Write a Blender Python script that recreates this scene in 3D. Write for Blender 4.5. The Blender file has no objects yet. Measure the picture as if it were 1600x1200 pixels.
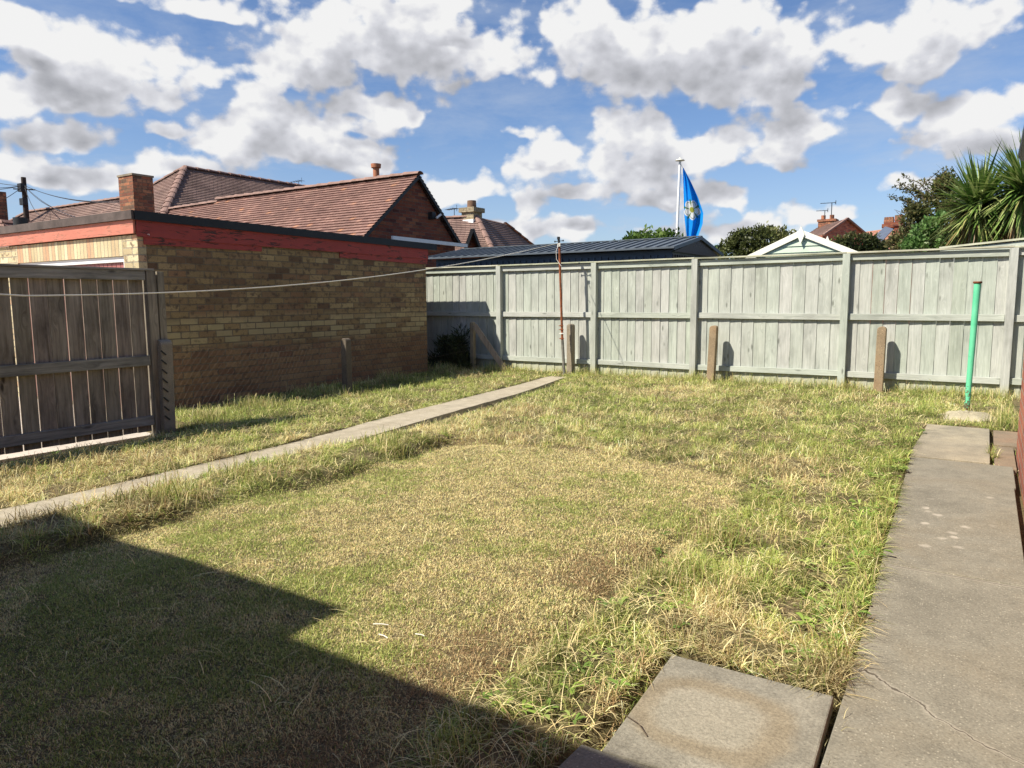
import bpy, math, random
import numpy as np
from math import sin, cos, tan, atan, atan2, radians, sqrt, pi
from mathutils import Vector, Matrix

S = bpy.context.scene
C = S.collection
rng = np.random.default_rng(7)
random.seed(7)

# ------------------------------------------------------------------ camera
F, OFF, ROLL, YAW, H = 1130.0, 133.0, radians(0.35), radians(33.2), 1.25
pt = atan(OFF / F)
fw = np.array([-sin(YAW) * cos(pt), cos(YAW) * cos(pt), -sin(pt)])
rt0 = np.array([cos(YAW), sin(YAW), 0.0]); up0 = np.cross(rt0, fw)
RT = rt0 * cos(ROLL) - up0 * sin(ROLL); UP = up0 * cos(ROLL) + rt0 * sin(ROLL)
RM = np.stack([RT, UP, fw])
EYE = np.array([0.0, 0.0, H])
cd = bpy.data.cameras.new("camera"); cam = bpy.data.objects.new("camera", cd); C.objects.link(cam)
cd.sensor_width = 36; cd.lens = 36 * F / 1600; cd.clip_start = 0.05; cd.clip_end = 3000
M3 = Matrix((RT, UP, -fw)).transposed()
cam.matrix_world = Matrix.Translation((0, 0, H)) @ M3.to_4x4()
S.camera = cam

def ray(x, y): return RM.T @ np.array([(x - 800) / F, (600 - y) / F, 1.0])
def gr(x, y, z=0.0): d = ray(x, y); return EYE + d * ((z - H) / d[2])       # pixel -> point at height z
def oy(x, y, Y): d = ray(x, y); return EYE + d * (Y / d[1])                 # pixel -> point on plane Y
def ox(x, y, X): d = ray(x, y); return EYE + d * (X / d[0])                 # pixel -> point on plane X
def at(x, y, r): d = ray(x, y); return EYE + d / math.hypot(d[0], d[1]) * r # pixel -> point at range r

# ------------------------------------------------------------------ light
SUNV = np.array([0.65, 1.0, -1.30]); SUNV /= np.linalg.norm(SUNV)
sd = bpy.data.lights.new("sun", 'SUN'); sun = bpy.data.objects.new("sun", sd); C.objects.link(sun)
sd.energy = 5.0; sd.angle = radians(0.7); sd.color = (1.0, 0.93, 0.81)
sun.rotation_euler = Vector(SUNV).to_track_quat('-Z', 'Y').to_euler()
sun.location = (-10, -15, 20)
S.view_settings.view_transform = 'Standard'; S.view_settings.look = 'None'
S.view_settings.exposure = 0.62; S.view_settings.gamma = 1.0
S.render.engine = 'CYCLES'
S.render.resolution_x = 1024; S.render.resolution_y = 768
S.cycles.max_bounces = 4; S.cycles.diffuse_bounces = 3; S.cycles.transparent_max_bounces = 8

def N(nt, t, ins=None, **props):
    n = nt.nodes.new(t)
    for k, v in props.items(): setattr(n, k, v)
    if ins:
        for k, v in ins.items():
            s = n.inputs[k]
            if isinstance(v, bpy.types.NodeSocket): nt.links.new(v, s)
            else: s.default_value = v
    return n
def MA(nt, op, a, b=None, c=None, clamp=False):
    n = N(nt, 'ShaderNodeMath', {0: a}, operation=op, use_clamp=clamp)
    for i, v in ((1, b), (2, c)):
        if v is not None:
            if isinstance(v, bpy.types.NodeSocket): nt.links.new(v, n.inputs[i])
            else: n.inputs[i].default_value = v
    return n.outputs[0]
def VM(nt, op, a, b=None, c=None, out=0):
    n = N(nt, 'ShaderNodeVectorMath', {0: a}, operation=op)
    for i, v in ((1, b), (2, c)):
        if v is not None:
            if isinstance(v, bpy.types.NodeSocket): nt.links.new(v, n.inputs[i])
            else: n.inputs[i].default_value = v
    return n.outputs[out]
def RAMP(nt, fac, stops, interp='LINEAR'):
    n = N(nt, 'ShaderNodeValToRGB', {0: fac}); cr = n.color_ramp; cr.interpolation = interp
    while len(cr.elements) > 1: cr.elements.remove(cr.elements[-1])
    cr.elements[0].position = stops[0][0]; cr.elements[0].color = (*stops[0][1], 1)
    for p, c in stops[1:]:
        e = cr.elements.new(p); e.color = (*c, 1)
    return n.outputs[0]
def MIX(nt, fac, a, b, blend='MIX'):
    n = nt.nodes.new('ShaderNodeMix'); n.data_type = 'RGBA'; n.blend_type = blend
    for s, v in ((n.inputs[0], fac), (n.inputs[6], a), (n.inputs[7], b)):
        if isinstance(v, bpy.types.NodeSocket): nt.links.new(v, s)
        else: s.default_value = v if not isinstance(v, tuple) or len(v) == 4 else (*v, 1)
    return n.outputs[2]
def MR(nt, v, a, b, c=0.0, d=1.0, smooth=False):
    n = N(nt, 'ShaderNodeMapRange', {0: v, 1: a, 2: b, 3: c, 4: d})
    if smooth: n.interpolation_type = 'SMOOTHSTEP'
    return n.outputs[0]
def NOI(nt, vec, scale, detail=4, rough=0.55, out=0, dist=0.0, dim='3D'):
    return N(nt, 'ShaderNodeTexNoise', {'Vector': vec, 'Scale': scale, 'Detail': detail, 'Roughness': rough, 'Distortion': dist}, noise_dimensions=dim).outputs[out]

# ------------------------------------------------------------------ sky with clouds (fixed directions in the world)
W = bpy.data.worlds.new("World"); S.world = W; W.use_nodes = True
nt = W.node_tree; nt.nodes.clear()
sky = N(nt, 'ShaderNodeTexSky', sky_type='NISHITA', sun_disc=False, sun_elevation=math.asin(-SUNV[2]),
        sun_rotation=atan2(-SUNV[0], -SUNV[1]), altitude=20, air_density=1.0, dust_density=0.4, ozone_density=2.5)
tc = N(nt, 'ShaderNodeTexCoord').outputs['Generated']
dirn = VM(nt, 'NORMALIZE', tc)
sx = N(nt, 'ShaderNodeSeparateXYZ', {0: dirn})
az = MA(nt, 'ARCTAN2', sx.outputs[0], sx.outputs[1])
el = MA(nt, 'ARCSINE', sx.outputs[2])
def azel(x, y):
    d = ray(x, y); d = d / np.linalg.norm(d); return atan2(d[0], d[1]), math.asin(d[2])
CLOUDS = [ # px, py, rx, ry in the photograph's pixels
 (60,80,95,50),(200,130,150,62),(110,150,110,45),(90,212,85,30),(30,30,60,20),(60,268,150,30),(250,262,90,22),
 (620,75,210,80),(480,110,90,60),(745,75,105,60),(575,165,80,35),
 (400,170,60,50),(400,235,85,45),(500,245,110,42),(560,205,50,28),
 (1060,100,215,85),(940,60,90,60),(1215,85,95,65),(1170,135,110,40),
 (1440,55,150,55),(1445,105,70,26),(1550,25,50,30),
 (1000,225,80,55),(985,285,75,42),(1090,245,75,40),(1020,310,100,20),
 (1245,215,72,42),(1220,250,55,28),
 (1480,220,120,42),(1400,172,60,28),(1530,185,60,30),(1430,292,45,18),
 (845,255,50,38),(810,215,40,12),
 (832,325,34,34),(850,358,115,24),(700,310,60,26),(735,300,40,18),
 (1140,362,110,30),(1140,315,45,14),(1270,345,50,16),
 (1595,160,35,32),(270,216,40,16),(900,300,30,14),
 (140,100,170,55),(310,135,50,40),(460,215,120,50),(660,45,150,40),(20,150,60,40),(1330,60,60,30),
 (300,10,90,16),(700,12,60,14)]
def density(vec3, fine=True):
    """vec3 = (az, el, 0) socket; returns density socket"""
    d0 = None
    wv = N(nt, 'ShaderNodeVectorMath', {0: NOI(nt, vec3, 7.0, 3, 0.6, out=1, dim='2D'), 1: (0.06, 0.045, 0)}, operation='MULTIPLY').outputs[0]
    w3 = VM(nt, 'ADD', VM(nt, 'SUBTRACT', vec3, (0.03, 0.0225, 0)), wv)
    for i, (cx, cy, a, b) in enumerate(CLOUDS):
        A, E = azel(cx, cy); A2, _ = azel(cx + a, cy); _, E2 = azel(cx, cy - b)
        ra = abs(A2 - A) * 1.36; rb = abs(E2 - E) * 1.34
        q = VM(nt, 'MULTIPLY_ADD', w3, (1 / ra, 1.15 / rb, 0), (-A / ra, -E * 1.15 / rb, 0))
        ab = VM(nt, 'ABSOLUTE', q)
        q = VM(nt, 'MULTIPLY_ADD', ab, (0, -0.22, 0), q)
        l = VM(nt, 'LENGTH', q, out=1)
        d0 = l if d0 is None else MA(nt, 'SMOOTH_MIN', d0, l, 0.20)
    d0 = MA(nt, 'SUBTRACT', 1.0, d0)
    d0 = MA(nt, 'MULTIPLY', MA(nt, 'MINIMUM', MA(nt, 'MAXIMUM', d0, -0.9), 0.75), 1.15)
    p = VM(nt, 'MULTIPLY', vec3, (1, 1.35, 1))
    big = NOI(nt, p, 10.0, 8, 0.62, dim='2D')
    d = MA(nt, 'MULTIPLY_ADD', MA(nt, 'SUBTRACT', big, 0.40), 1.35, d0)
    v = N(nt, 'ShaderNodeTexVoronoi', {'Vector': VM(nt, 'ADD', p, VM(nt, 'MULTIPLY', wv, (0.5, 0.5, 0))), 'Scale': 17.0}, feature='SMOOTH_F1', voronoi_dimensions='2D')
    v.inputs['Smoothness'].default_value = 0.7; v.inputs['Detail'].default_value = 2.0; v.inputs['Roughness'].default_value = 0.62
    d = MA(nt, 'MULTIPLY_ADD', MA(nt, 'SUBTRACT', 0.38, v.outputs[0]), 0.72, d)
    return d
ae = N(nt, 'ShaderNodeCombineXYZ', {0: az, 1: el, 2: 0.0}).outputs[0]
D0 = density(ae)
D1 = density(VM(nt, 'ADD', ae, (-0.014, 0.042, 0)))
alpha = MR(nt, D0, -0.06, 0.34, 0, 1, True)
core = MR(nt, D0, 0.18, 0.85, 0, 1, True)
grad = MA(nt, 'SUBTRACT', D0, D1)           # >0 on the sunlit upper edges
grad = MR(nt, grad, -0.9, 0.9, -0.9, 0.9)
lit = MA(nt, 'MULTIPLY_ADD', grad, 0.80, 0.82)
lit = MA(nt, 'SUBTRACT', lit, MA(nt, 'MULTIPLY', core, 0.46))
lit = MR(nt, lit, 0.0, 1.0, 0, 1)
ccol = RAMP(nt, lit, [(0.0, (0.42, 0.43, 0.47)), (0.25, (0.52, 0.53, 0.57)), (0.5, (0.64, 0.65, 0.70)), (0.75, (0.80, 0.81, 0.86)), (0.98, (1.0, 1.0, 1.0))])
# thin high veil
veil = NOI(nt, VM(nt, 'MULTIPLY', ae, (1, 3.5, 1)), 5.0, 7, 0.64, dist=0.15, dim='2D')
veil = MR(nt, veil, 0.40, 0.80, 0, 0.42)
veil = MA(nt, 'MULTIPLY', veil, MR(nt, el, 0.0, 0.5, 1.5, 0.8))
haze = MR(nt, el, 0.0, 0.22, 0.38, 0.0)
skyc = MIX(nt, 1.0, sky.outputs[0], (0.88, 0.97, 1.14), 'MULTIPLY')
bg_sky = N(nt, 'ShaderNodeBackground', {0: skyc, 1: 0.076})
bg_cl = N(nt, 'ShaderNodeBackground', {0: ccol, 1: 0.58})
bg_veil = N(nt, 'ShaderNodeBackground', {0: (0.74, 0.84, 1.0, 1), 1: 0.48})
m0 = N(nt, 'ShaderNodeMixShader', {0: MA(nt, 'MAXIMUM', veil, haze), 1: bg_sky.outputs[0], 2: bg_veil.outputs[0]})
up = MR(nt, el, -0.02, 0.02)
alpha = MA(nt, 'MULTIPLY', alpha, up)
m1 = N(nt, 'ShaderNodeMixShader', {0: alpha, 1: m0.outputs[0], 2: bg_cl.outputs[0]})
N(nt, 'ShaderNodeOutputWorld', {0: m1.outputs[0]})
W.cycles.sampling_method = 'MANUAL'; W.cycles.sample_map_resolution = 512

# ------------------------------------------------------------------ mesh builder and tagging
def tag(o, label=None, cat=None, group=None, kind=None):
    if label: o['label'] = label
    if cat: o['category'] = cat
    if group: o['group'] = group
    if kind: o['kind'] = kind
    return o
def empty(name, loc, label=None, cat=None, group=None):
    o = bpy.data.objects.new(name, None); C.objects.link(o); o.location = Vector(loc); o.empty_display_size = 0.2
    return tag(o, label, cat, group)
def wloc(o):
    v = Vector(o.location)
    while o.parent: o = o.parent; v += Vector(o.location)
    return v

class MB:
    def __init__(s): s.v = []; s.f = []; s.r = []; s.sm = []
    def add(s, vs, fs, rnd=None, smooth=False):
        b = len(s.v); s.v.extend([tuple(map(float, p)) for p in vs]); r = random.random() if rnd is None else rnd
        for f in fs: s.f.append([b + i for i in f]); s.r.append(r); s.sm.append(smooth)
        return s
    def box(s, a, b, rnd=None):
        x0, y0, z0 = a; x1, y1, z1 = b
        if x0 > x1: x0, x1 = x1, x0
        if y0 > y1: y0, y1 = y1, y0
        if z0 > z1: z0, z1 = z1, z0
        v = [(x0,y0,z0),(x1,y0,z0),(x1,y1,z0),(x0,y1,z0),(x0,y0,z1),(x1,y0,z1),(x1,y1,z1),(x0,y1,z1)]
        return s.add(v, [(0,3,2,1),(4,5,6,7),(0,1,5,4),(1,2,6,5),(2,3,7,6),(3,0,4,7)], rnd)
    def beam(s, p, q, w, h, up=(0,0,1), rnd=None):
        """rectangular bar from p to q, w across, h along up"""
        p = np.array(p, float); q = np.array(q, float); d = q - p; d /= np.linalg.norm(d)
        u = np.array(up, float); sd_ = np.cross(d, u); sd_ /= np.linalg.norm(sd_); u = np.cross(sd_, d)
        v = []
        for c in (p, q):
            for a, b in ((-1,-1),(1,-1),(1,1),(-1,1)): v.append(c + sd_ * a * w / 2 + u * b * h / 2)
        return s.add(v, [(3,2,1,0),(4,5,6,7),(0,1,5,4),(1,2,6,5),(2,3,7,6),(3,0,4,7)], rnd)
    def tube(s, path, r, n=10, caps=True, rnd=None):
        path = [np.array(p, float) for p in path]; rs = r if hasattr(r, '__len__') else [r] * len(path)
        vs = []; fs = []; rr = random.random() if rnd is None else rnd
        for i, p in enumerate(path):
            d = path[min(i + 1, len(path) - 1)] - path[max(i - 1, 0)]; d /= np.linalg.norm(d)
            a = np.array([1.0, 0, 0]) if abs(d[0]) < 0.8 else np.array([0, 1.0, 0])
            a -= d * a.dot(d); a /= np.linalg.norm(a); b = np.cross(d, a)
            for k in range(n):
                t = 2 * pi * k / n; vs.append(p + rs[i] * (a * cos(t) + b * sin(t)))
        for i in range(len(path) - 1):
            for k in range(n):
                k2 = (k + 1) % n; fs.append((i*n+k, i*n+k2, (i+1)*n+k2, (i+1)*n+k))
        s.add(vs, fs, rr, n > 4)
        if caps:
            e = (len(path) - 1) * n
            s.add([vs[k] for k in range(n)], [tuple(reversed(range(n)))], rr)
            s.add([vs[e + k] for k in range(n)], [tuple(range(n))], rr)
        return s
    def prism(s, poly, off, rnd=None):
        """poly: list of 3-D points (planar), extruded by vector off"""
        n = len(poly); o = np.array(off, float)
        vs = [np.array(p, float) for p in poly]; vs = vs + [p + o for p in vs]
        fs = [tuple(reversed(range(n))), tuple(range(n, 2 * n))] + [(i, (i+1) % n, n + (i+1) % n, n + i) for i in range(n)]
        return s.add(vs, fs, rnd)
    def build(s, name, mat, parent=None, bevel=0.0, label=None):
        me = bpy.data.meshes.new(name)
        off = wloc(parent) if parent else Vector((0, 0, 0))
        me.from_pydata([(a - off.x, b - off.y, c - off.z) for a, b, c in s.v], [], s.f)
        me.update()
        # consistent outward normals matter little; UVs in metres from the face's own plane
        uvl = me.uv_layers.new(name="UVMap"); at_ = me.attributes.new('rnd', 'FLOAT', 'FACE')
        at_.data.foreach_set('value', s.r)
        me.polygons.foreach_set('use_smooth', s.sm)
        V = np.array(s.v)
        uv = np.zeros((len(me.loops), 2))
        for p in me.polygons:
            n = p.normal
            li = list(p.loop_indices); P = V[[me.loops[i].vertex_index for i in li]]
            if abs(n.z) > 0.95: u = P[:, 0]; w = P[:, 1]
            else:
                h = sqrt(n.x**2 + n.y**2) or 1; tx, ty = -n.y / h, n.x / h
                if abs(tx) > abs(ty):
                    if tx < 0: tx, ty = -tx, -ty
                elif ty < 0: tx, ty = -tx, -ty
                u = P[:, 0] * tx + P[:, 1] * ty; w = P[:, 2] / max(0.3, h if h < 0.93 else 1.0)
            uv[li, 0] = u; uv[li, 1] = w
        uvl.data.foreach_set('uv', uv.ravel())
        o = bpy.data.objects.new(name, me); C.objects.link(o)
        if mat: me.materials.append(mat)
        if parent: o.parent = parent
        if bevel > 0:
            m = o.modifiers.new('bevel', 'BEVEL'); m.width = bevel; m.segments = 2; m.limit_method = 'ANGLE'
        if label: o['label'] = label
        return o

def fast_mesh(name, verts, faces_flat, loop_start, loop_total, col=None, mat=None, parent=None, smooth=False):
    me = bpy.data.meshes.new(name)
    verts = np.asarray(verts, np.float32)
    if parent is not None:
        verts = verts - np.array(wloc(parent), np.float32)
    me.vertices.add(len(verts)); me.vertices.foreach_set('co', verts.ravel())
    me.loops.add(len(faces_flat)); me.loops.foreach_set('vertex_index', np.asarray(faces_flat, np.int32))
    me.polygons.add(len(loop_start))
    me.polygons.foreach_set('loop_start', np.asarray(loop_start, np.int32))
    me.polygons.foreach_set('loop_total', np.asarray(loop_total, np.int32))
    if smooth: me.polygons.foreach_set('use_smooth', np.ones(len(loop_start), bool))
    me.update(calc_edges=True)
    if col is not None:
        a = me.color_attributes.new('col', 'FLOAT_COLOR', 'POINT')
        c4 = np.ones((len(verts), 4), np.float32); c4[:, :3] = col; a.data.foreach_set('color', c4.ravel())
    if mat: me.materials.append(mat)
    o = bpy.data.objects.new(name, me); C.objects.link(o)
    if parent is not None: o.parent = parent
    return o

# value noise in numpy
_L = {}
def vn(x, y, sc, seed=0):
    if seed not in _L: _L[seed] = np.random.default_rng(1000 + seed).random((256, 256))
    L = _L[seed]; x = np.asarray(x) * sc + 77.3; y = np.asarray(y) * sc + 51.7
    xi = np.floor(x).astype(int); yi = np.floor(y).astype(int); fx = x - xi; fy = y - yi
    fx = fx * fx * (3 - 2 * fx); fy = fy * fy * (3 - 2 * fy)
    a = L[xi % 256, yi % 256]; b = L[(xi + 1) % 256, yi % 256]; c = L[xi % 256, (yi + 1) % 256]; d = L[(xi + 1) % 256, (yi + 1) % 256]
    return a*(1-fx)*(1-fy) + b*fx*(1-fy) + c*(1-fx)*fy + d*fx*fy
def fb(x, y, sc, seed=0, o=4):
    t = 0; a = 1; n = 0
    for i in range(o): t = t + a * vn(x, y, sc * 2**i, seed + i); n += a; a *= 0.55
    return t / n
def sst(a, b, x): t = np.clip((x - a) / (b - a), 0, 1); return t * t * (3 - 2 * t)

# ------------------------------------------------------------------ materials
def newmat(name):
    m = bpy.data.materials.new(name); m.use_nodes = True; nt = m.node_tree; nt.nodes.clear()
    b = N(nt, 'ShaderNodeBsdfPrincipled', {'Roughness': 0.85}); N(nt, 'ShaderNodeOutputMaterial', {0: b.outputs[0]})
    b.inputs['Specular IOR Level'].default_value = 0.25
    return m, nt, b
def UVn(nt): return N(nt, 'ShaderNodeTexCoord').outputs['UV']
def POS(nt): return N(nt, 'ShaderNodeNewGeometry').outputs['Position']
def RND(nt): return N(nt, 'ShaderNodeAttribute', attribute_name='rnd').outputs['Fac']
def BUMP(nt, b, h, dist=0.01, strength=0.6):
    n = N(nt, 'ShaderNodeBump', {'Height': h, 'Distance': dist, 'Strength': strength}); nt.links.new(n.outputs[0], b.inputs['Normal'])
    return n
def link(nt, a, b): nt.links.new(a, b)

def simple(name, col, rough=0.7, var=0.12, scale=6.0, bump=0.0, metal=0.0, spec=0.3):
    m, nt, b = newmat(name); n = NOI(nt, POS(nt), scale, 6, 0.6)
    c = MIX(nt, 1.0, (*col, 1), RAMP(nt, n, [(0.25, (1 - var*1.6,)*3), (0.75, (1 + var,)*3)]), 'MULTIPLY')
    link(nt, c, b.inputs['Base Color']); b.inputs['Roughness'].default_value = rough; b.inputs['Metallic'].default_value = metal
    b.inputs['Specular IOR Level'].default_value = spec
    if bump: BUMP(nt, b, NOI(nt, POS(nt), scale * 8, 5), bump, 0.5)
    return m

def brick(name, stops, mortar, row=0.078, bw=0.232, msize=0.006, dirt=0.5, lower=None, frog=True, shift=0.0, mcon=0.0):
    m, nt, b = newmat(name); uv = UVn(nt)
    uvw = VM(nt, 'ADD', uv, (shift, shift * 0.3, 0))
    wob = N(nt, 'ShaderNodeVectorMath', {0: NOI(nt, uv, 18, 2, out=1), 1: (0.006, 0.004, 0)}, operation='MULTIPLY').outputs[0]
    uvw = VM(nt, 'ADD', uvw, wob)
    def bt(c1, c2, mo):
        n = N(nt, 'ShaderNodeTexBrick', {'Vector': uvw, 'Color1': c1, 'Color2': c2, 'Mortar': mo, 'Scale': 1.0, 'Mortar Size': msize, 'Mortar Smooth': 0.25, 'Bias': 0.0, 'Brick Width': bw, 'Row Height': row})
        n.offset = 0.5; return n
    n1 = bt((0, 0, 0, 1), (1, 1, 1, 1), (0.5, 0.5, 0.5, 1))
    bc = RAMP(nt, n1.outputs[0], stops, 'LINEAR')
    fine = NOI(nt, uv, 90, 5, 0.65); mid = NOI(nt, uv, 14, 5, 0.6); big = NOI(nt, uv, 1.1, 5, 0.6)
    bc = MIX(nt, 1.0, bc, RAMP(nt, fine, [(0.3, (0.72,)*3), (0.7, (1.22,)*3)]), 'MULTIPLY')
    if frog:   # dark burnt patches in the middle of some bricks
        bc = MIX(nt, MA(nt, 'MULTIPLY', MR(nt, mid, 0.52, 0.64), 0.8), bc, (0.085, 0.06, 0.045, 1))
    if lower:
        z, cl = lower
        sp = N(nt, 'ShaderNodeSeparateXYZ', {0: POS(nt)}).outputs[2]
        f = MR(nt, MA(nt, 'MULTIPLY_ADD', MA(nt, 'SUBTRACT', mid, 0.5), 0.55, sp), z + 0.08, z - 0.08, 0, 0.52)
        band = MA(nt, 'MULTIPLY', MR(nt, sp, 0.66, 0.74), MR(nt, sp, 1.12, 0.98)); bc = MIX(nt, MA(nt, 'MULTIPLY', MA(nt, 'MULTIPLY', band, MR(nt, n1.outputs[0], 0.25, 0.6)), 0.55), bc, (0.52, 0.43, 0.22, 1))
        bc = MIX(nt, f, bc, cl)
    mc = MIX(nt, MR(nt, mid, 0.35, 0.65), (*mortar, 1), tuple(c * 0.62 for c in mortar) + (1,))
    col = MIX(nt, n1.outputs[1], bc, mc)
    col = MIX(nt, dirt, col, MIX(nt, 1.0, col, RAMP(nt, big, [(0.3, (0.62,)*3), (0.6, (1.12,)*3)]), 'MULTIPLY'))
    link(nt, col, b.inputs['Base Color']); b.inputs['Roughness'].default_value = 0.93
    h = MA(nt, 'SUBTRACT', MA(nt, 'MULTIPLY', fine, 0.35), n1.outputs[1])
    h = MA(nt, 'MULTIPLY_ADD', n1.outputs[0], 0.25, h)
    BUMP(nt, b, h, 0.008, 0.9)
    return m

def wood(name, stops, axis='v', rough=0.85, knots=0.6, gscale=1.0, bump=0.003, algae=None, tint=0.16):
    """weathered timber: grain runs along v (vertical) or u (horizontal) of the metre UVs"""
    m, nt, b = newmat(name); uv = UVn(nt); r = RND(nt)
    o = N(nt, 'ShaderNodeCombineXYZ', {0: MA(nt, 'MULTIPLY', r, 37.0), 1: MA(nt, 'MULTIPLY', r, 19.0), 2: 0.0}).outputs[0]
    p = VM(nt, 'ADD', uv, o)
    k = VM(nt, 'MULTIPLY', p, (10.0, 3.2, 1) if axis == 'v' else (3.2, 10.0, 1))
    vo = N(nt, 'ShaderNodeTexVoronoi', {'Vector': k, 'Scale': 1.0, 'Randomness': 1.0})
    kd = vo.outputs['Distance']
    ring = MR(nt, kd, 0.0, 0.42, 0.045, 0.0, True)
    p2 = VM(nt, 'ADD', p, N(nt, 'ShaderNodeCombineXYZ', {0: ring if axis == 'v' else 0.0, 1: 0.0 if axis == 'v' else ring, 2: 0.0}).outputs[0])
    sc = (38 * gscale, 1.6, 1) if axis == 'v' else (1.6, 38 * gscale, 1)
    g = NOI(nt, VM(nt, 'MULTIPLY', p2, sc), 1.0, 7, 0.62, dist=0.4)
    g2 = NOI(nt, VM(nt, 'MULTIPLY', p2, tuple(c * 3 for c in sc)), 1.0, 3, 0.6)
    blot = NOI(nt, VM(nt, 'MULTIPLY', p, (4, 1.5, 1) if axis == 'v' else (1.5, 4, 1)), 1.0, 5, 0.65)
    col = RAMP(nt, g, stops)
    col = MIX(nt, 1.0, col, RAMP(nt, blot, [(0.3, (1 - tint * 1.5,)*3), (0.5, (1, 1, 1)), (0.72, (1 + tint,)*3)]), 'MULTIPLY')
    col = MIX(nt, 1.0, col, RAMP(nt, g2, [(0.3, (0.86,)*3), (0.7, (1.1,)*3)]), 'MULTIPLY')
    col = MIX(nt, 1.0, col, RAMP(nt, r, [(0, (0.88, 0.93, 0.86)), (0.3, (1.0, 0.97, 0.98)), (0.6, (0.95, 1.0, 0.95)), (1, (1.06, 1.03, 1.05))]), 'MULTIPLY')
    kk = MA(nt, 'MULTIPLY', MR(nt, kd, 0.05, 0.19, 1, 0, True), knots)
    keep = MR(nt, N(nt, 'ShaderNodeSeparateXYZ', {0: vo.outputs['Color']}).outputs[0], 0.36, 0.40)
    kk = MA(nt, 'MULTIPLY', kk, keep)
    dk = stops[0][1]; col = MIX(nt, kk, col, tuple(c * 0.45 for c in dk) + (1,))
    if algae:
        z, ac = algae; sp = N(nt, 'ShaderNodeSeparateXYZ', {0: POS(nt)}).outputs[2]
        f = MR(nt, MA(nt, 'MULTIPLY_ADD', MA(nt, 'SUBTRACT', blot, 0.5), 0.3, sp), z - 0.10, z + 0.06, 0.75, 0.0)
        col = MIX(nt, f, col, ac)
    link(nt, col, b.inputs['Base Color']); b.inputs['Roughness'].default_value = rough
    BUMP(nt, b, MA(nt, 'ADD', g, MA(nt, 'MULTIPLY', g2, 0.4)), bump, 0.7)
    return m

def concrete(name, col, stain=(0.30, 0.22, 0.13), specks=0.6, vs=130.0, crack=None, patches=None, light=(0.5, 0.46, 0.38)):
    m, nt, b = newmat(name); p = POS(nt)
    big = NOI(nt, p, 1.7, 7, 0.62, dist=0.3); mid = NOI(nt, p, 9, 6, 0.62); fine = NOI(nt, p, 110, 4, 0.7)
    c = MIX(nt, 1.0, (*col, 1), RAMP(nt, mid, [(0.25, (0.78,)*3), (0.5, (1,)*3), (0.75, (1.16,)*3)]), 'MULTIPLY')
    c = MIX(nt, MR(nt, big, 0.48, 0.66, 0, 0.5), c, (*stain, 1))
    c = MIX(nt, MR(nt, big, 0.48, 0.28, 0, 0.6), c, tuple(x * 0.62 for x in col) + (1,))
    vo = N(nt, 'ShaderNodeTexVoronoi', {'Vector': p, 'Scale': vs}); sz = N(nt, 'ShaderNodeSeparateXYZ', {0: vo.outputs['Color']})
    sp = MA(nt, 'MULTIPLY', MR(nt, vo.outputs[0], 0.42, 0.28), MR(nt, sz.outputs[0], 0.55, 0.7))
    spc = RAMP(nt, sz.outputs[1], [(0, tuple(x * 0.6 for x in col)), (0.25, tuple(x * 1.25 for x in col)), (0.75, tuple(x * 1.8 for x in col))], 'CONSTANT')
    c = MIX(nt, MA(nt, 'MULTIPLY', sp, specks), c, spc)
    c = MIX(nt, 1.0, c, RAMP(nt, fine, [(0.3, (0.74,)*3), (0.7, (1.22,)*3)]), 'MULTIPLY')
    if patches:  # pale worn / lichen spots in a region (x0,x1,y0,y1)
        x0, x1, y0, y1 = patches; s = N(nt, 'ShaderNodeSeparateXYZ', {0: p})
        v2 = N(nt, 'ShaderNodeTexVoronoi', {'Vector': VM(nt, 'ADD', p, N(nt, 'ShaderNodeVectorMath', {0: NOI(nt, p, 25, 3, out=1), 1: (0.05, 0.05, 0)}, operation='MULTIPLY').outputs[0]), 'Scale': 9.0})
        pr = N(nt, 'ShaderNodeSeparateXYZ', {0: v2.outputs['Color']}).outputs[2]
        f = MA(nt, 'MULTIPLY', MR(nt, v2.outputs[0], 0.36, 0.22), MR(nt, pr, 0.35, 0.4))
        f = MA(nt, 'MULTIPLY', f, MA(nt, 'MULTIPLY', MR(nt, s.outputs[0], x0, x0 + .05), MR(nt, s.outputs[0], x1, x1 - .05)))
        f = MA(nt, 'MULTIPLY', f, MA(nt, 'MULTIPLY', MR(nt, s.outputs[1], y0, y0 + .15), MR(nt, s.outputs[1], y1, y1 - .15)))
        c = MIX(nt, MA(nt, 'MULTIPLY', f, 0.75), c, (*light, 1))
    if crack:   # list of (y at x=0, slope, wobble)
        s = N(nt, 'ShaderNodeSeparateXYZ', {0: p})
        for (y0, sl, wb) in crack:
            wobn = MA(nt, 'MULTIPLY', MA(nt, 'SUBTRACT', NOI(nt, p, 4.0, 5, 0.6), 0.5), wb)
            dd = MA(nt, 'ABSOLUTE', MA(nt, 'ADD', MA(nt, 'SUBTRACT', s.outputs[1], MA(nt, 'MULTIPLY_ADD', s.outputs[0], sl, y0)), wobn))
            c = MIX(nt, MR(nt, dd, 0.018, 0.003, 0, 0.4), c, (*light, 1))
            c = MIX(nt, MR(nt, dd, 0.005, 0.002, 0, 0.85), c, (0.06, 0.05, 0.035, 1))
    link(nt, c, b.inputs['Base Color']); b.inputs['Roughness'].default_value = 0.95
    BUMP(nt, b, MA(nt, 'ADD', MA(nt, 'MULTIPLY', fine, 0.6), mid), 0.004, 0.8)
    return m

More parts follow.
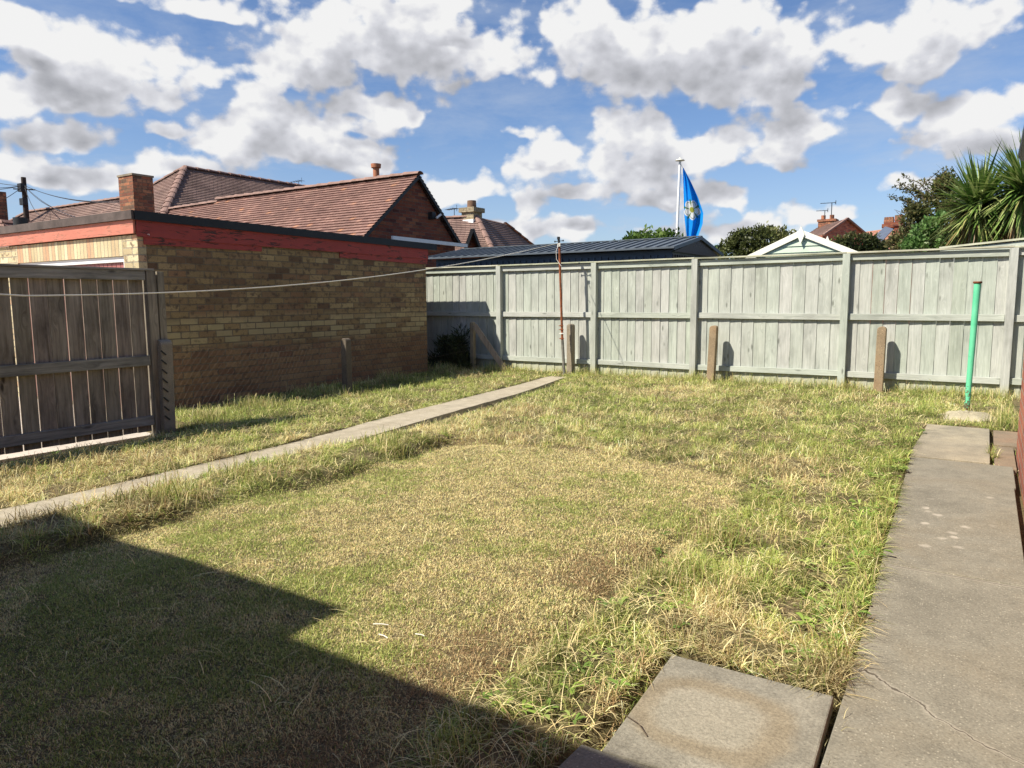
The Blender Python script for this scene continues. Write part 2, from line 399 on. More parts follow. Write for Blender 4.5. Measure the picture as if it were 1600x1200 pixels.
def tile_mat(name, stops, tw=0.165, row=0.1, moss=0.25):
    m, nt, b = newmat(name); uv = UVn(nt); r = RND(nt)
    off = N(nt, 'ShaderNodeCombineXYZ', {0: MA(nt, 'MULTIPLY', r, 31.7), 1: 0.0, 2: 0.0}).outputs[0]
    su = N(nt, 'ShaderNodeSeparateXYZ', {0: VM(nt, 'ADD', uv, off)}).outputs[0]
    cell = MA(nt, 'FLOOR', MA(nt, 'DIVIDE', su, tw)); fr = MA(nt, 'FRACT', MA(nt, 'DIVIDE', su, tw))
    wn = N(nt, 'ShaderNodeTexWhiteNoise', {'Vector': N(nt, 'ShaderNodeCombineXYZ', {0: cell, 1: MA(nt, 'MULTIPLY', r, 91.0), 2: 0.0}).outputs[0]}, noise_dimensions='3D').outputs[0]
    c = RAMP(nt, wn, stops)
    p = POS(nt)
    c = MIX(nt, 1.0, c, RAMP(nt, NOI(nt, p, 1.2, 6, 0.65), [(0.3, (0.72,)*3), (0.65, (1.15,)*3)]), 'MULTIPLY')
    c = MIX(nt, 1.0, c, RAMP(nt, NOI(nt, p, 30, 5, 0.65), [(0.3, (0.78,)*3), (0.7, (1.15,)*3)]), 'MULTIPLY')
    gap = MR(nt, MA(nt, 'ABSOLUTE', MA(nt, 'SUBTRACT', fr, 0.5)), 0.465, 0.49)
    c = MIX(nt, MA(nt, 'MULTIPLY', gap, 0.75), c, (0.035, 0.025, 0.022, 1))
    c = MIX(nt, MR(nt, NOI(nt, p, 3.0, 6, 0.7), 0.58, 0.75, 0, moss), c, (0.16, 0.15, 0.09, 1))
    link(nt, c, b.inputs['Base Color']); b.inputs['Roughness'].default_value = 0.8
    BUMP(nt, b, MA(nt, 'SUBTRACT', MA(nt, 'MULTIPLY', wn, 0.5), gap), 0.008, 0.7)
    return m

def leafmat(name, trans=0.35, rough=0.6):
    m, nt, b = newmat(name)
    a = N(nt, 'ShaderNodeAttribute', attribute_name='col').outputs['Color']
    link(nt, a, b.inputs['Base Color']); b.inputs['Roughness'].default_value = rough
    tr = N(nt, 'ShaderNodeBsdfTranslucent', {0: a})
    mx = N(nt, 'ShaderNodeMixShader', {0: trans, 1: b.outputs[0], 2: tr.outputs[0]})
    link(nt, mx.outputs[0], [n for n in nt.nodes if n.type == 'OUTPUT_MATERIAL'][0].inputs[0])
    return m

M_fence = wood('sage_timber', [(0.22, (0.25, 0.27, 0.225)), (0.40, (0.39, 0.405, 0.36)), (0.6, (0.45, 0.462, 0.415)), (0.8, (0.51, 0.515, 0.47))], 'v', knots=0.75, algae=(0.16, (0.44, 0.43, 0.24, 1)), tint=0.18)
M_fence_h = wood('sage_timber_rail', [(0.22, (0.27, 0.29, 0.245)), (0.45, (0.43, 0.445, 0.395)), (0.8, (0.52, 0.525, 0.475))], 'u', knots=0.6, tint=0.18)
M_cap = wood('mossy_cap_timber', [(0.25, (0.27, 0.26, 0.18)), (0.5, (0.45, 0.44, 0.33)), (0.75, (0.58, 0.57, 0.47))], 'u', knots=0.3, tint=0.3)
M_gate = wood('grey_timber', [(0.22, (0.10, 0.08, 0.06)), (0.5, (0.26, 0.215, 0.165)), (0.8, (0.38, 0.325, 0.26))], 'v', knots=0.95, tint=0.38)
M_gate_h = wood('grey_timber_rail', [(0.25, (0.13, 0.115, 0.10)), (0.5, (0.27, 0.245, 0.21)), (0.8, (0.38, 0.345, 0.30))], 'u', knots=0.8, tint=0.3)
M_oldwood = wood('old_brown_timber', [(0.2, (0.16, 0.12, 0.08)), (0.5, (0.30, 0.235, 0.165)), (0.8, (0.42, 0.34, 0.25))], 'v', knots=0.7, tint=0.3)
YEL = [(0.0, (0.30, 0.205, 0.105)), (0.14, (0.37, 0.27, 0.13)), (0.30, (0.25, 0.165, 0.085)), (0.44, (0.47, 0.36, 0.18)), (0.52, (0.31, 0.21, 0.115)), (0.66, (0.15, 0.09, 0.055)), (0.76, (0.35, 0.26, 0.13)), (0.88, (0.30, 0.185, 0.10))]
YEL = [(p_, (c_[0] * .86, c_[1] * .82, c_[2] * .80)) for p_, c_ in YEL]  # side wall palette darkened: its shade is put into the brick colour
M_yel = brick('shaded_buff_brick', YEL, (0.21, 0.165, 0.11), row=0.0805, bw=0.235, lower=(0.66, (0.235, 0.12, 0.065, 1)), msize=0.007)
YELF = [(0.0, (0.55, 0.44, 0.25)), (0.14, (0.66, 0.56, 0.34)), (0.30, (0.45, 0.36, 0.21)), (0.44, (0.70, 0.60, 0.38)), (0.62, (0.58, 0.46, 0.27)), (0.84, (0.55, 0.34, 0.20))]  # same brick paler, the front wall's sunlight put into its colour
M_yelf = brick('sunlit_buff_brick', YELF, (0.42, 0.37, 0.28), row=0.0805, bw=0.235, msize=0.006)
M_sold = brick('sunlit_buff_brick_upright', YELF, (0.40, 0.35, 0.27), row=0.4, bw=0.078, msize=0.006, frog=False)
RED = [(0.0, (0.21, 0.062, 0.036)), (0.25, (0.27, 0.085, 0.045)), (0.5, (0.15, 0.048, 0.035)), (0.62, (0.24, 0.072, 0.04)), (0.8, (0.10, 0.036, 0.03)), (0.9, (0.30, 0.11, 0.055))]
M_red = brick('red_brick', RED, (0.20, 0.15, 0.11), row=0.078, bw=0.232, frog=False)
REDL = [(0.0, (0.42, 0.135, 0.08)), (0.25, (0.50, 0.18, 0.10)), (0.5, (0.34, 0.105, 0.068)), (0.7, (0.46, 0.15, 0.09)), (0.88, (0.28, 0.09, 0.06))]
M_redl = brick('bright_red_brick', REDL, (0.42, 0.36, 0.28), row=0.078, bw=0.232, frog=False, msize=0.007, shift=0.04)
M_chim = brick('chimney_brick', [(0.0, (0.42, 0.17, 0.09)), (0.3, (0.30, 0.11, 0.06)), (0.5, (0.20, 0.08, 0.055)), (0.7, (0.46, 0.21, 0.11)), (0.9, (0.15, 0.09, 0.06))], (0.22, 0.17, 0.12), frog=True)
M_redpaint = simple('flaking_red_paint', (0.50, 0.10, 0.075), 0.6, 0.18, 9, 0.004)
def flaking(name, col, under):
    m, nt, b = newmat(name); uv = UVn(nt)
    n = NOI(nt, VM(nt, 'MULTIPLY', uv, (5, 26, 1)), 1.0, 8, 0.72, dist=0.6); n2 = NOI(nt, uv, 3, 5, 0.6)
    c = MIX(nt, 1.0, (*col, 1), RAMP(nt, n2, [(0.3, (0.82,)*3), (0.7, (1.12,)*3)]), 'MULTIPLY')
    f = MR(nt, MA(nt, 'MULTIPLY_ADD', MA(nt, 'SUBTRACT', n2, 0.5), 0.45, n), 0.55, 0.61)
    c = MIX(nt, f, c, (*under, 1)); link(nt, c, b.inputs['Base Color']); b.inputs['Roughness'].default_value = 0.55
    BUMP(nt, b, MA(nt, 'SUBTRACT', NOI(nt, VM(nt, 'MULTIPLY', uv, (3, 40, 1)), 1.0, 4), f), 0.004, 0.6); return m
M_redflake = flaking('flaking_red_board', (0.34, 0.055, 0.045), (0.07, 0.035, 0.03))
M_redsun = flaking('faded_red_board', (0.56, 0.20, 0.135), (0.40, 0.17, 0.11))
M_felt = simple('roofing_felt', (0.11, 0.085, 0.075), 0.9, 0.3, 5, 0.004)
M_black = simple('black_trim', (0.012, 0.012, 0.014), 0.45, 0.2, 8)
M_white = simple('white_paint', (0.80, 0.80, 0.78), 0.5, 0.06, 6)
M_cream = simple('cream_paint', (0.82, 0.80, 0.68), 0.55, 0.05, 5)
M_doorred = simple('dark_red_door', (0.36, 0.13, 0.115), 0.45, 0.15, 5)
M_conc_post = concrete('pebbled_concrete', (0.30, 0.225, 0.14), (0.34, 0.20, 0.10), 1.0, 62.0)
M_conc_dark = concrete('grey_post_concrete', (0.28, 0.24, 0.18), (0.2, 0.15, 0.09), 0.8)
M_path = concrete('path_concrete', (0.42, 0.365, 0.265), (0.24, 0.195, 0.125), 0.6)
M_slabs = concrete('slab_concrete', (0.232, 0.215, 0.165), (0.215, 0.18, 0.12), 0.8, crack=[(2.33, -0.75, 0.22), (3.64, 0.0, 0.03), (5.59, 0.0, 0.04)], patches=(-0.28, 0.12, 3.6, 5.4), light=(0.50, 0.45, 0.36))
M_slabtop = concrete('worn_slab_concrete', (0.29, 0.255, 0.185), (0.50, 0.42, 0.28), 0.8)
M_brownslab = concrete('brown_slab_concrete', (0.24, 0.185, 0.125), (0.34, 0.2, 0.12), 0.6)
M_drive = concrete('driveway_concrete', (0.52, 0.46, 0.39), (0.58, 0.48, 0.40), 0.4)
M_tile = tile_mat('red_brown_tiles', [(0.0, (0.225, 0.13, 0.105)), (0.35, (0.26, 0.15, 0.12)), (0.6, (0.205, 0.115, 0.095)), (0.9, (0.29, 0.17, 0.135)), (0.98, (0.33, 0.19, 0.15)), (1.0, (0.42, 0.21, 0.12))])
M_tile_d = tile_mat('brown_tiles', [(0.0, (0.235, 0.155, 0.13)), (0.4, (0.27, 0.18, 0.15)), (0.7, (0.245, 0.16, 0.135)), (1.0, (0.30, 0.205, 0.165))], moss=0.4)
M_ridge = simple('ridge_tile', (0.28, 0.175, 0.14), 0.8, 0.25, 6, 0.004)
M_terra = simple('terracotta', (0.42, 0.17, 0.09), 0.8, 0.2, 12)
M_rust = simple('rusty_steel', (0.27, 0.085, 0.035), 0.85, 0.45, 25, 0.002)
M_galv = simple('dull_grey_steel', (0.20, 0.19, 0.16), 0.6, 0.3, 20, 0.0)
M_dark = simple('dark_metal', (0.03, 0.03, 0.03), 0.5, 0.2, 15)
M_line = simple('white_plastic_line', (0.72, 0.69, 0.60), 0.6, 0.05, 5)
M_string = simple('white_cord', (0.75, 0.72, 0.66), 0.8, 0.1, 30)
M_wire = simple('rusty_wire', (0.10, 0.075, 0.055), 0.7, 0.3, 10)
M_bark = simple('bark', (0.12, 0.09, 0.06), 0.95, 0.3, 12, 0.01)
M_polewood = simple('creosoted_pole', (0.05, 0.035, 0.028), 0.85, 0.3, 10)
M_shedwall = simple('anthracite_metal', (0.075, 0.10, 0.13), 0.45, 0.1, 4)
M_shedroof = simple('slate_blue_metal', (0.10, 0.118, 0.135), 0.42, 0.14, 2.0)
M_shedgable = simple('charcoal_metal', (0.045, 0.035, 0.035), 0.5, 0.1, 4)
M_sumgreen = simple('pale_green_cladding', (0.50, 0.60, 0.47), 0.6, 0.07, 5)
M_sumroof = simple('summerhouse_felt', (0.10, 0.10, 0.10), 0.9, 0.2, 5)
M_blade = leafmat('grass_blades', 0.30, 0.65)
M_leaf = leafmat('leaves', 0.30, 0.45)
M_spear = leafmat('spear_leaves', 0.22, 0.42)
M_wins = simple('window_glass', (0.03, 0.035, 0.04), 0.08, 0.1, 3, spec=0.6)

# green paint with chips
def chippy(name):
    m, nt, b = newmat(name); p = POS(nt); z = N(nt, 'ShaderNodeSeparateXYZ', {0: p}).outputs[2]
    n = NOI(nt, p, 45, 6, 0.7)
    f = MR(nt, MA(nt, 'MULTIPLY_ADD', MR(nt, z, 0.05, 0.55, 0.22, 0.0), 1.0, n), 0.66, 0.70)
    c = MIX(nt, f, MIX(nt, MR(nt, NOI(nt, p, 8, 4), 0.3, 0.7), (0.10, 0.50, 0.27, 1), (0.17, 0.62, 0.36, 1)), (0.12, 0.09, 0.05, 1))
    c = MIX(nt, MR(nt, z, 0.10, 0.05, 0, 0.9), c, (0.10, 0.055, 0.03, 1))
    link(nt, c, b.inputs['Base Color']); b.inputs['Roughness'].default_value = 0.45; return m
M_green = chippy('chipped_green_paint')

# ------------------------------------------------------------------ ground
PN = [gr(*p, z=0.02)[:2] for p in [(0,830),(150,790),(259,764),(387,730),(500,701),(600,675),(700,647),(800,617),(875,592)]]
PF = [gr(*p, z=0.02)[:2] for p in [(0,798),(125,769),(259,736),(387,706),(500,680),(600,654),(680,634),(750,615),(845,591)]]
PN = [PN[0] + (PN[0] - PN[1]) / np.linalg.norm(PN[0] - PN[1]) * 1.6] + PN
PF = [PF[0] + (PF[0] - PF[1]) / np.linalg.norm(PF[0] - PF[1]) * 1.8] + PF
pny = np.array([p[1] for p in PN]); pnx = np.array([p[0] for p in PN])
pfy = np.array([p[1] for p in PF]); pfx = np.array([p[0] for p in PF])
def pathn(y): return np.interp(y, pny, pnx)
def pathf(y): return np.interp(y, pfy, pfx)
RPE = [gr(*p, z=0.02)[:2] for p in [(1445,670),(1427,700),(1420,720),(1412,750),(1395,815),(1385,840),(1373,900),(1360,942),(1342,1012),(1320,1080),(1305,1130),(1282,1195)]]
rpy = np.array([p[1] for p in RPE])[::-1]; rpx = np.array([p[0] for p in RPE])[::-1]
def rpe(y): return np.interp(y, rpy, rpx)
def lawn_mask(x, y):
    xl = -3.86 + 0.06 * np.sin(y * 2.3) + 0.05 * (fb(x*0, y, 1.5, 30) - .5)
    xr = -1.22 - 0.10 * sst(4.2, 5.2, y) + 0.08 * np.sin(y * 1.9 + 1) + 0.1 * (fb(x*0, y, 2.0, 31) - .5)
    yt = 5.15 - 0.22 * ((x + 2.6) / 1.3) ** 2 + 0.15 * (fb(x, y*0, 1.6, 32) - .5)
    return sst(-0.06, 0.06, x - xl) * sst(-0.06, 0.06, xr - x) * sst(-0.07, 0.07, yt - y)
def gh(x, y):
    m = lawn_mask(x, y)
    h = 0.03 * (fb(x, y, 1.3, 5) - 0.5) + 0.045 * (fb(x, y, 4.5, 9, 4) - 0.5)
    left = sst(-4.6, -4.4, x) * sst(-3.7, -4.0, x) * sst(5.6, 4.8, y)
    h = h + 0.035 * left + 0.018
    h = h * (1 - m) + (0.012 - 0.038 * sst(-3.1, -3.8, x) * sst(.30, .55, fb(x, y, 1.6, 17, 2)) + 0.010 * (fb(x, y, 8, 12) - .5)) * m
    h = h - 0.035 * np.exp(-((x + 1.27) / .055) ** 2) * sst(1.5, 1.9, y) * sst(4.3, 3.6, y)
    # lower beside the path's garden side further back
    h = h - 0.065 * sst(0.4, 0.0, x - pathn(y)) * sst(3.8, 4.6, y) * sst(10.0, 9.0, y) * (x > pathn(y) - 0.1)
    h = h - 0.10 * sst(-6.05, -6.62, x) * sst(4.4, 3.7, y) - 0.05 * sst(-6.8, -7.9, x) * sst(7.5, 5.0, y)
    # under the paving
    h = np.where((x > rpe(y) - 0.01) & (x < 0.6) & (y < 8.0), -0.05, h)
    h = np.where((x > -0.88) & (x < -0.30) & (y < 2.33), -0.05, h)
    inp = (x < pathn(y) + 0.0) & (x > pathf(y) - 0.0) & (y < 9.9)
    h = np.where(inp, -0.05, h)
    h = np.where(((x < -6.85) & (y < 3.95)) | ((x < -8.0) & (y < 4.6)), -0.16, h)
    h = np.where(y > 10.6, -0.03, h)
    return h
def axis(a, b, step, far):
    c = list(np.arange(a, b + step / 2, step)); s = step; lo = a; hi = b
    L = []; R = []
    while hi < far: s *= 1.35; hi += s; R.append(hi); lo -= s; L.append(lo)
    return np.array(L[::-1] + c + R)
gx = axis(-9.0, 1.2, 0.035, 900); gy = axis(0.3, 11.0, 0.035, 900)
GX, GY = np.meshgrid(gx, gy, indexing='ij'); GZ = gh(GX, GY)
far = (np.abs(GX + 4) > 8) | (np.abs(GY - 5) > 7); GZ = np.where(far, -0.1, GZ)
nx, ny = GX.shape
idx = np.arange(nx * ny).reshape(nx, ny)
q = np.stack([idx[:-1, :-1], idx[1:, :-1], idx[1:, 1:], idx[:-1, 1:]], -1).reshape(-1, 4)
m, nt, b = newmat('soil_and_thatch'); p = POS(nt)
a = NOI(nt, p, 1.1, 6, 0.6); f2 = NOI(nt, p, 40, 6, 0.7); f3 = NOI(nt, VM(nt, 'MULTIPLY', p, (60, 25, 1)), 1.0, 5, 0.7)
c = MIX(nt, MR(nt, a, 0.38, 0.62), (0.19, 0.145, 0.075, 1), (0.12, 0.11, 0.045, 1))
c = MIX(nt, 1.0, c, RAMP(nt, f2, [(0.3, (0.45,)*3), (0.7, (1.4,)*3)]), 'MULTIPLY')
c = MIX(nt, MR(nt, f3, 0.55, 0.75, 0, 0.4), c, (0.30, 0.23, 0.12, 1))
link(nt, c, b.inputs['Base Color']); b.inputs['Roughness'].default_value = 1.0
BUMP(nt, b, f2, 0.02, 1.0)
M_soil = m
o = fast_mesh('ground', np.stack([GX, GY, GZ], -1).reshape(-1, 3), q.ravel(), np.arange(len(q)) * 4, np.full(len(q), 4), None, M_soil, smooth=True)
tag(o, kind='structure')

# left garden path: one long poured strip
mb = MB(); n = len(PN)
zt = 0.02
top = []
ys = np.linspace(min(pny[0], pfy[0]) + 0.05, 9.95, 70)
for i in range(len(ys) - 1):
    y0, y1 = ys[i], ys[i + 1]
    j = lambda y, s: 0.04 * (fb(np.array(y), np.array(s), 4.0, 40) - 0.5)
    a0, a1 = pathf(y0) + j(y0, 1), pathf(y1) + j(y1, 1); b0, b1 = pathn(y0) + j(y0, 2), pathn(y1) + j(y1, 2)
    z0, z1 = zt + 0.01 * sin(y0 * 1.3), zt + 0.01 * sin(y1 * 1.3)
    mb.add([(a0,y0,z0),(b0,y0,z0),(b1,y1,z1),(a1,y1,z1),(a0,y0,-.09),(b0,y0,-.09),(b1,y1,-.09),(a1,y1,-.09)],
           [(0,1,2,3),(1,5,6,2),(4,0,3,7)], 0.5, False)
tag(mb.build('path', M_path), kind='structure')

# right-hand path: concrete slabs
def slab(mb, poly, z, t=0.06):
    mb.prism([(x, y, z - t) for x, y in poly], (0, 0, t))
mb = MB()
def strip(ya, yb, xr, z):
    n = 8; L = [(float(rpe(y)), float(y)) for y in np.linspace(ya, yb, n)]
    slab(mb, [(xr, ya)] + [(xr, yb)] + L[::-1], z)
rpx_lo = rpe(1.9)
rpy = np.concatenate([[-0.3], rpy]); rpx = np.concatenate([[rpx[0] + 0.02], rpx])
strip(-0.2, 3.66, 0.215, 0.020); strip(3.668, 5.60, 0.215, 0.022); strip(5.612, 6.28, 0.225, 0.018)
tag(mb.build('side_path', M_slabs, bevel=0.004), kind='structure')
mb = MB(); strip(6.295, 7.03, 0.085, 0.028); strip(7.045, 8.0, 0.085, 0.020)
tag(mb.build('side_path', M_slabtop, bevel=0.004), kind='structure')
mb = MB(); slab(mb, [(0.115, 6.30), (0.25, 6.30), (0.25, 7.2), (0.115, 7.2)], 0.0); slab(mb, [(0.115, 7.215), (0.33, 7.215), (0.33, 8.0), (0.115, 8.0)], 0.01)
tag(mb.build('side_path', M_brownslab, bevel=0.004), kind='structure')

# driveway beyond the gate
mb = MB(); mb.box((-16, -3, -0.3), (-6.80, 4.05, -0.055)); mb.box((-16, 4.052, -0.3), (-7.95, 4.66, -0.057)); tag(mb.build('driveway', M_drive), kind='structure')

# stepping slab near the camera: pale worn rectangle within a brown ring
def padmat():
    m, nt, b = newmat('paving_slab_concrete'); p = POS(nt)
    s = N(nt, 'ShaderNodeSeparateXYZ', {0: VM(nt, 'ADD', p, N(nt, 'ShaderNodeVectorMath', {0: NOI(nt, p, 6, 4, out=1), 1: (0.09, 0.09, 0)}, operation='MULTIPLY').outputs[0])})
    dx = MA(nt, 'DIVIDE', MA(nt, 'ABSOLUTE', MA(nt, 'SUBTRACT', s.outputs[0], -0.57)), 0.19)
    dy = MA(nt, 'DIVIDE', MA(nt, 'ABSOLUTE', MA(nt, 'SUBTRACT', s.outputs[1], 2.02)), 0.17)
    r = MA(nt, 'POWER', MA(nt, 'ADD', MA(nt, 'POWER', dx, 3.0), MA(nt, 'POWER', dy, 3.0)), 0.333)
    mid = NOI(nt, p, 9, 6, 0.62); fine = NOI(nt, p, 120, 4, 0.7)
    base = MIX(nt, 1.0, (0.26, 0.24, 0.185, 1), RAMP(nt, mid, [(0.3, (0.68,)*3), (0.7, (1.25,)*3)]), 'MULTIPLY')
    base = MIX(nt, MR(nt, s.outputs[1], 2.02, 2.4, 0, 0.35), base, (0.20, 0.19, 0.155, 1))
    inner = MIX(nt, MR(nt, mid, 0.35, 0.65), (0.36, 0.325, 0.245, 1), (0.28, 0.255, 0.19, 1))
    ring = MR(nt, MA(nt, 'ABSOLUTE', MA(nt, 'SUBTRACT', r, 1.0)), 0.34, 0.05, 0, 0.50, True)
    c = MIX(nt, MR(nt, r, 0.95, 0.75, 0, 0.75), base, inner)
    c = MIX(nt, ring, c, (0.26, 0.20, 0.115, 1))
    c = MIX(nt, 1.0, c, RAMP(nt, fine, [(0.3, (0.68,)*3), (0.7, (1.28,)*3)]), 'MULTIPLY')
    link(nt, c, b.inputs['Base Color']); b.inputs['Roughness'].default_value = 0.95
    BUMP(nt, b, MA(nt, 'ADD', MA(nt, 'MULTIPLY', fine, 0.7), mid), 0.004, 0.9); return m
c1 = gr(1050,1022,.03)[:2]; c2 = gr(1303,1087,.03)[:2]; c3 = np.array([-0.30, 1.72]); c4 = gr(940,1172,.03)[:2]
mb = MB(); slab(mb, [tuple(c4), tuple(c3), tuple(c2), tuple(c1)], 0.03, 0.05)
tag(mb.build('paving_slab', padmat(), bevel=0.006), 'square weathered paving slab with a brown stain ring, beside the right concrete path', 'paving slab')
mb = MB(); slab(mb, [(-0.90, 1.06), (-0.31, 1.06), (-0.31, 1.69), (-0.87, 1.67)], 0.026, 0.05)
tag(mb.build('paving_slab', M_slabs, bevel=0.006), 'grey paving slab in shade at the bottom edge, in front of the stained slab', 'paving slab')

# ------------------------------------------------------------------ back fence (sage green closeboard)
YF = 10.554
PX = [oy(778.5, 500, 10.47)[0], oy(926.5, 500, 10.47)[0], oy(1083, 500, 10.47)[0], oy(1318, 500, 10.47)[0], oy(1577, 500, 10.47)[0]]
PX = [PX[0] - 3.66, PX[0] - 1.83] + PX + [PX[-1] + 1.83, PX[-1] + 3.66]
fr = empty('timber_fence', (PX[4], YF, 0), 'pale sage green closeboard fence with capped rails along the back of the garden', 'fence')
for i, x in enumerate(PX):
    mb = MB(); mb.box((x - .045, YF - .085, -.15), (x + .045, YF + .01, 1.812)); mb.build('post', M_fence, fr, bevel=0.004)
for i in range(len(PX) - 1):
    x0, x1 = PX[i] + .047, PX[i + 1] - .047
    mb = MB(); x = x0 - .04; k = 0
    bw = (x1 - x0 + .08) / 12
    while k < 12:
        w = bw + random.uniform(-.004, .002); dy = random.uniform(0, .004); g = random.choice([.0015, .002, .003, .001, .0035])
        t = random.uniform(-.002, .002)
        zt_ = 1.80 + random.uniform(-.006, .004)
        mb.prism([(x + g, YF + .0085 + dy, -.06), (x + bw - g * .3, YF + .001 + dy * .5, -.06), (x + bw - g * .3, YF + .020, -.06), (x + g, YF + .020, -.06)], (0, 0, zt_ + .06))
        x += bw; k += 1
    mb.build('board_panel', M_fence, fr)
    for z0, z1 in ((1.722, 1.806), (.945, 1.028), (.183, .262)):
        mb = MB(); s_ = random.uniform(-.006, .006)
        mb.beam((x0, YF - .019, (z0 + z1) / 2 + s_), (x1, YF - .019, (z0 + z1) / 2 - s_), .036, z1 - z0); mb.build('rail', M_fence_h, fr, bevel=0.004)
    mb = MB(); mb.beam((PX[i] - .002, YF - .03, 1.824), (PX[i + 1] - .004, YF - .03, 1.826 + random.uniform(-.003, .003)), .10, .022)
    mb.build('cap_rail', M_cap, fr, bevel=0.003)

# second sage fence beyond at right, running away at an angle
A = at(1475, 386, 11.7); B = at(1607, 371.5, 10.75)
fr = empty('timber_fence', (B[0], B[1], 0), 'farther pale green fence whose top shows above the back fence at far right', 'fence')
mb = MB(); d = (B - A); d[2] = 0; L = np.linalg.norm(d); d /= L; nrm = np.array([-d[1], d[0], 0]); nb = int((L + 1.2) / .12)
for k in range(nb):
    p = A + d * k * .12; mb.beam((p[0], p[1], -.05), (p[0], p[1], A[2] - .03 + (B[2] - A[2]) * k * .12 / L), .115, .016, up=tuple(nrm))
mb.build('board_panel', M_fence, fr)
mb = MB(); e = B + (B - A) / np.linalg.norm(B - A) * 1.2; mb.beam(A - nrm * .03 + (0,0,-.012), e - nrm * .03 + (0,0,-.012), .09, .024); mb.build('cap_rail', M_cap, fr)
mb = MB(); mb.beam(A - nrm * .03 + (0,0,-.08), e - nrm * .03 + (0,0,-.08), .036, .08); mb.build('rail', M_fence_h, fr)

# ------------------------------------------------------------------ old concrete / timber stub posts
def stub(base, h, w, d, mat, name, label, cat, group, lean=(0, 0), notch=False):
    x, y = base; mb = MB(); n = 7; z0 = -.1
    prof = [(-w/2, z0), (w/2, z0)] + [(w/2 * cos(t), h - w * .38 + w * .38 * sin(t)) for t in np.linspace(0, pi, 9)]
    poly = [(x + px + lean[0] * (pz - z0), y - d / 2 + lean[1] * (pz - z0), pz) for px, pz in prof]
    mb.prism(poly, (0, d, 0))
    o = mb.build(name, mat, None, bevel=0.008); tag(o, label, cat, group); return o
G = 'old stub posts in front of the fence'
def stub_px(pxb, pxt, Y, w, d, mat, name, label, cat):
    b_ = oy(pxb[0], pxb[1], Y); t_ = oy(pxt[0], pxt[1], Y); h = t_[2]
    return stub((b_[0], Y), h, w, d, mat, name, label, cat, G, ((t_[0] - b_[0]) / h, 0))
stub_px((739, 577), (738.5, 503), 10.28, .075, .08, M_oldwood, 'wooden_post', 'thin brown post in shade carrying the leaning timber prop', 'post')
stub_px((892, 585), (892.0, 506), 10.36, .095, .12, M_conc_dark, 'concrete_post', 'dark brownish concrete stub post beside the rusty clothes pole', 'post')
stub_px((1110, 598), (1115.5, 508.5), 10.33, .105, .10, M_conc_post, 'concrete_post', 'pebbled concrete stub post in the middle of the back fence', 'post')
stub_px((1372, 611), (1378.5, 510), 10.36, .105, .10, M_conc_post, 'concrete_post', 'pebbled concrete stub post nearest the green pole', 'post')
# gate-side concrete post with slots, and the one against the garage wall
b_ = gr(256, 672, 0.0)
o = stub((b_[0] - .0, b_[1] + .03), .88, .12, .12, M_conc_dark, 'concrete_post', 'slotted concrete post at the end of the grey boarded fence', 'post', G, (0.0, 0.02))
mb = MB()
for k in range(8):
    z = .12 + k * .09; mb = MB(); mb.beam((b_[0] + .067, b_[1] - .02, z + .03), (b_[0] + .067, b_[1] + .03, z - .015), .008, .012); mb.build('slot', M_dark, o)
b1 = gr(543, 612, 0.02)
stub((b1[0], b1[1]), .74, .10, .10, concrete('dark_post_concrete', (0.14, 0.115, 0.085), (0.12, 0.09, 0.06), 0.6), 'concrete_post', 'short concrete post standing against the brick garage side', 'post', G, (-0.01, 0.01))  # darker brown concrete than the other posts

# leaning timber prop
T = oy(741, 508, 10.22); Bp = oy(789, 578, 10.32)
mb = MB(); mb.beam(T, Bp, .095, .03, up=(0.35, -1, .2))
tag(mb.build('timber_prop', M_oldwood, None, bevel=.004), 'weathered plank leaning diagonally from the thin post down to the grass', 'plank')

# chain link mesh along the old boundary
P0 = np.array([b_[0] + .03, b_[1] + .08]); P1 = b1[:2] + np.array([.06, 0]); P2 = oy(737, 577, 10.26)[:2]
fm = empty('wire_mesh_fence', (P0[0], P0[1], 0), 'sagging rusty chain link mesh in front of the garage side', 'wire fence')
def meshpanel(A, B, h0, h1, zb, sp=.072):
    mb = MB(); A = np.array([A[0], A[1]]); B = np.array([B[0], B[1]]); L = np.linalg.norm(B - A)
    def P(u, z):
        t = u / L; top = h0 + (h1 - h0) * t - .05 * sin(pi * t) + .012 * sin(u * 5)
        q = A + (B - A) * t; n = np.array([-(B - A)[1], (B - A)[0]]) / L
        w = .03 * sin(u * 1.7 + z * 3) + .02 * sin(u * 4.1)
        return (q[0] + n[0] * w, q[1] + n[1] * w, zb + (top - zb) * z)
    Hh = h0 - zb; nD = int((L + Hh) / sp)
    for sgn in (1, -1):
        for k in range(nD):
            pts = []
            for z in np.linspace(0, 1, 7):
                u = k * sp + (-Hh * z * .75 if sgn > 0 else Hh * z * .75 - Hh * .75)
                if 0 <= u <= L: pts.append(P(u, z))
            if len(pts) > 1: mb.tube(pts, .0007, 3, False, 0.5)
    for z in (0.5, 1.0): mb.tube([P(u, z) for u in np.linspace(0, L, 30)], .0016, 4, False, 0.5)
    return mb
meshpanel(P0, P1, .80, .72, .02).build('wire_panel', M_wire, fm)
meshpanel(P1, P2, .72, .70, .02).build('wire_panel', M_wire, fm)

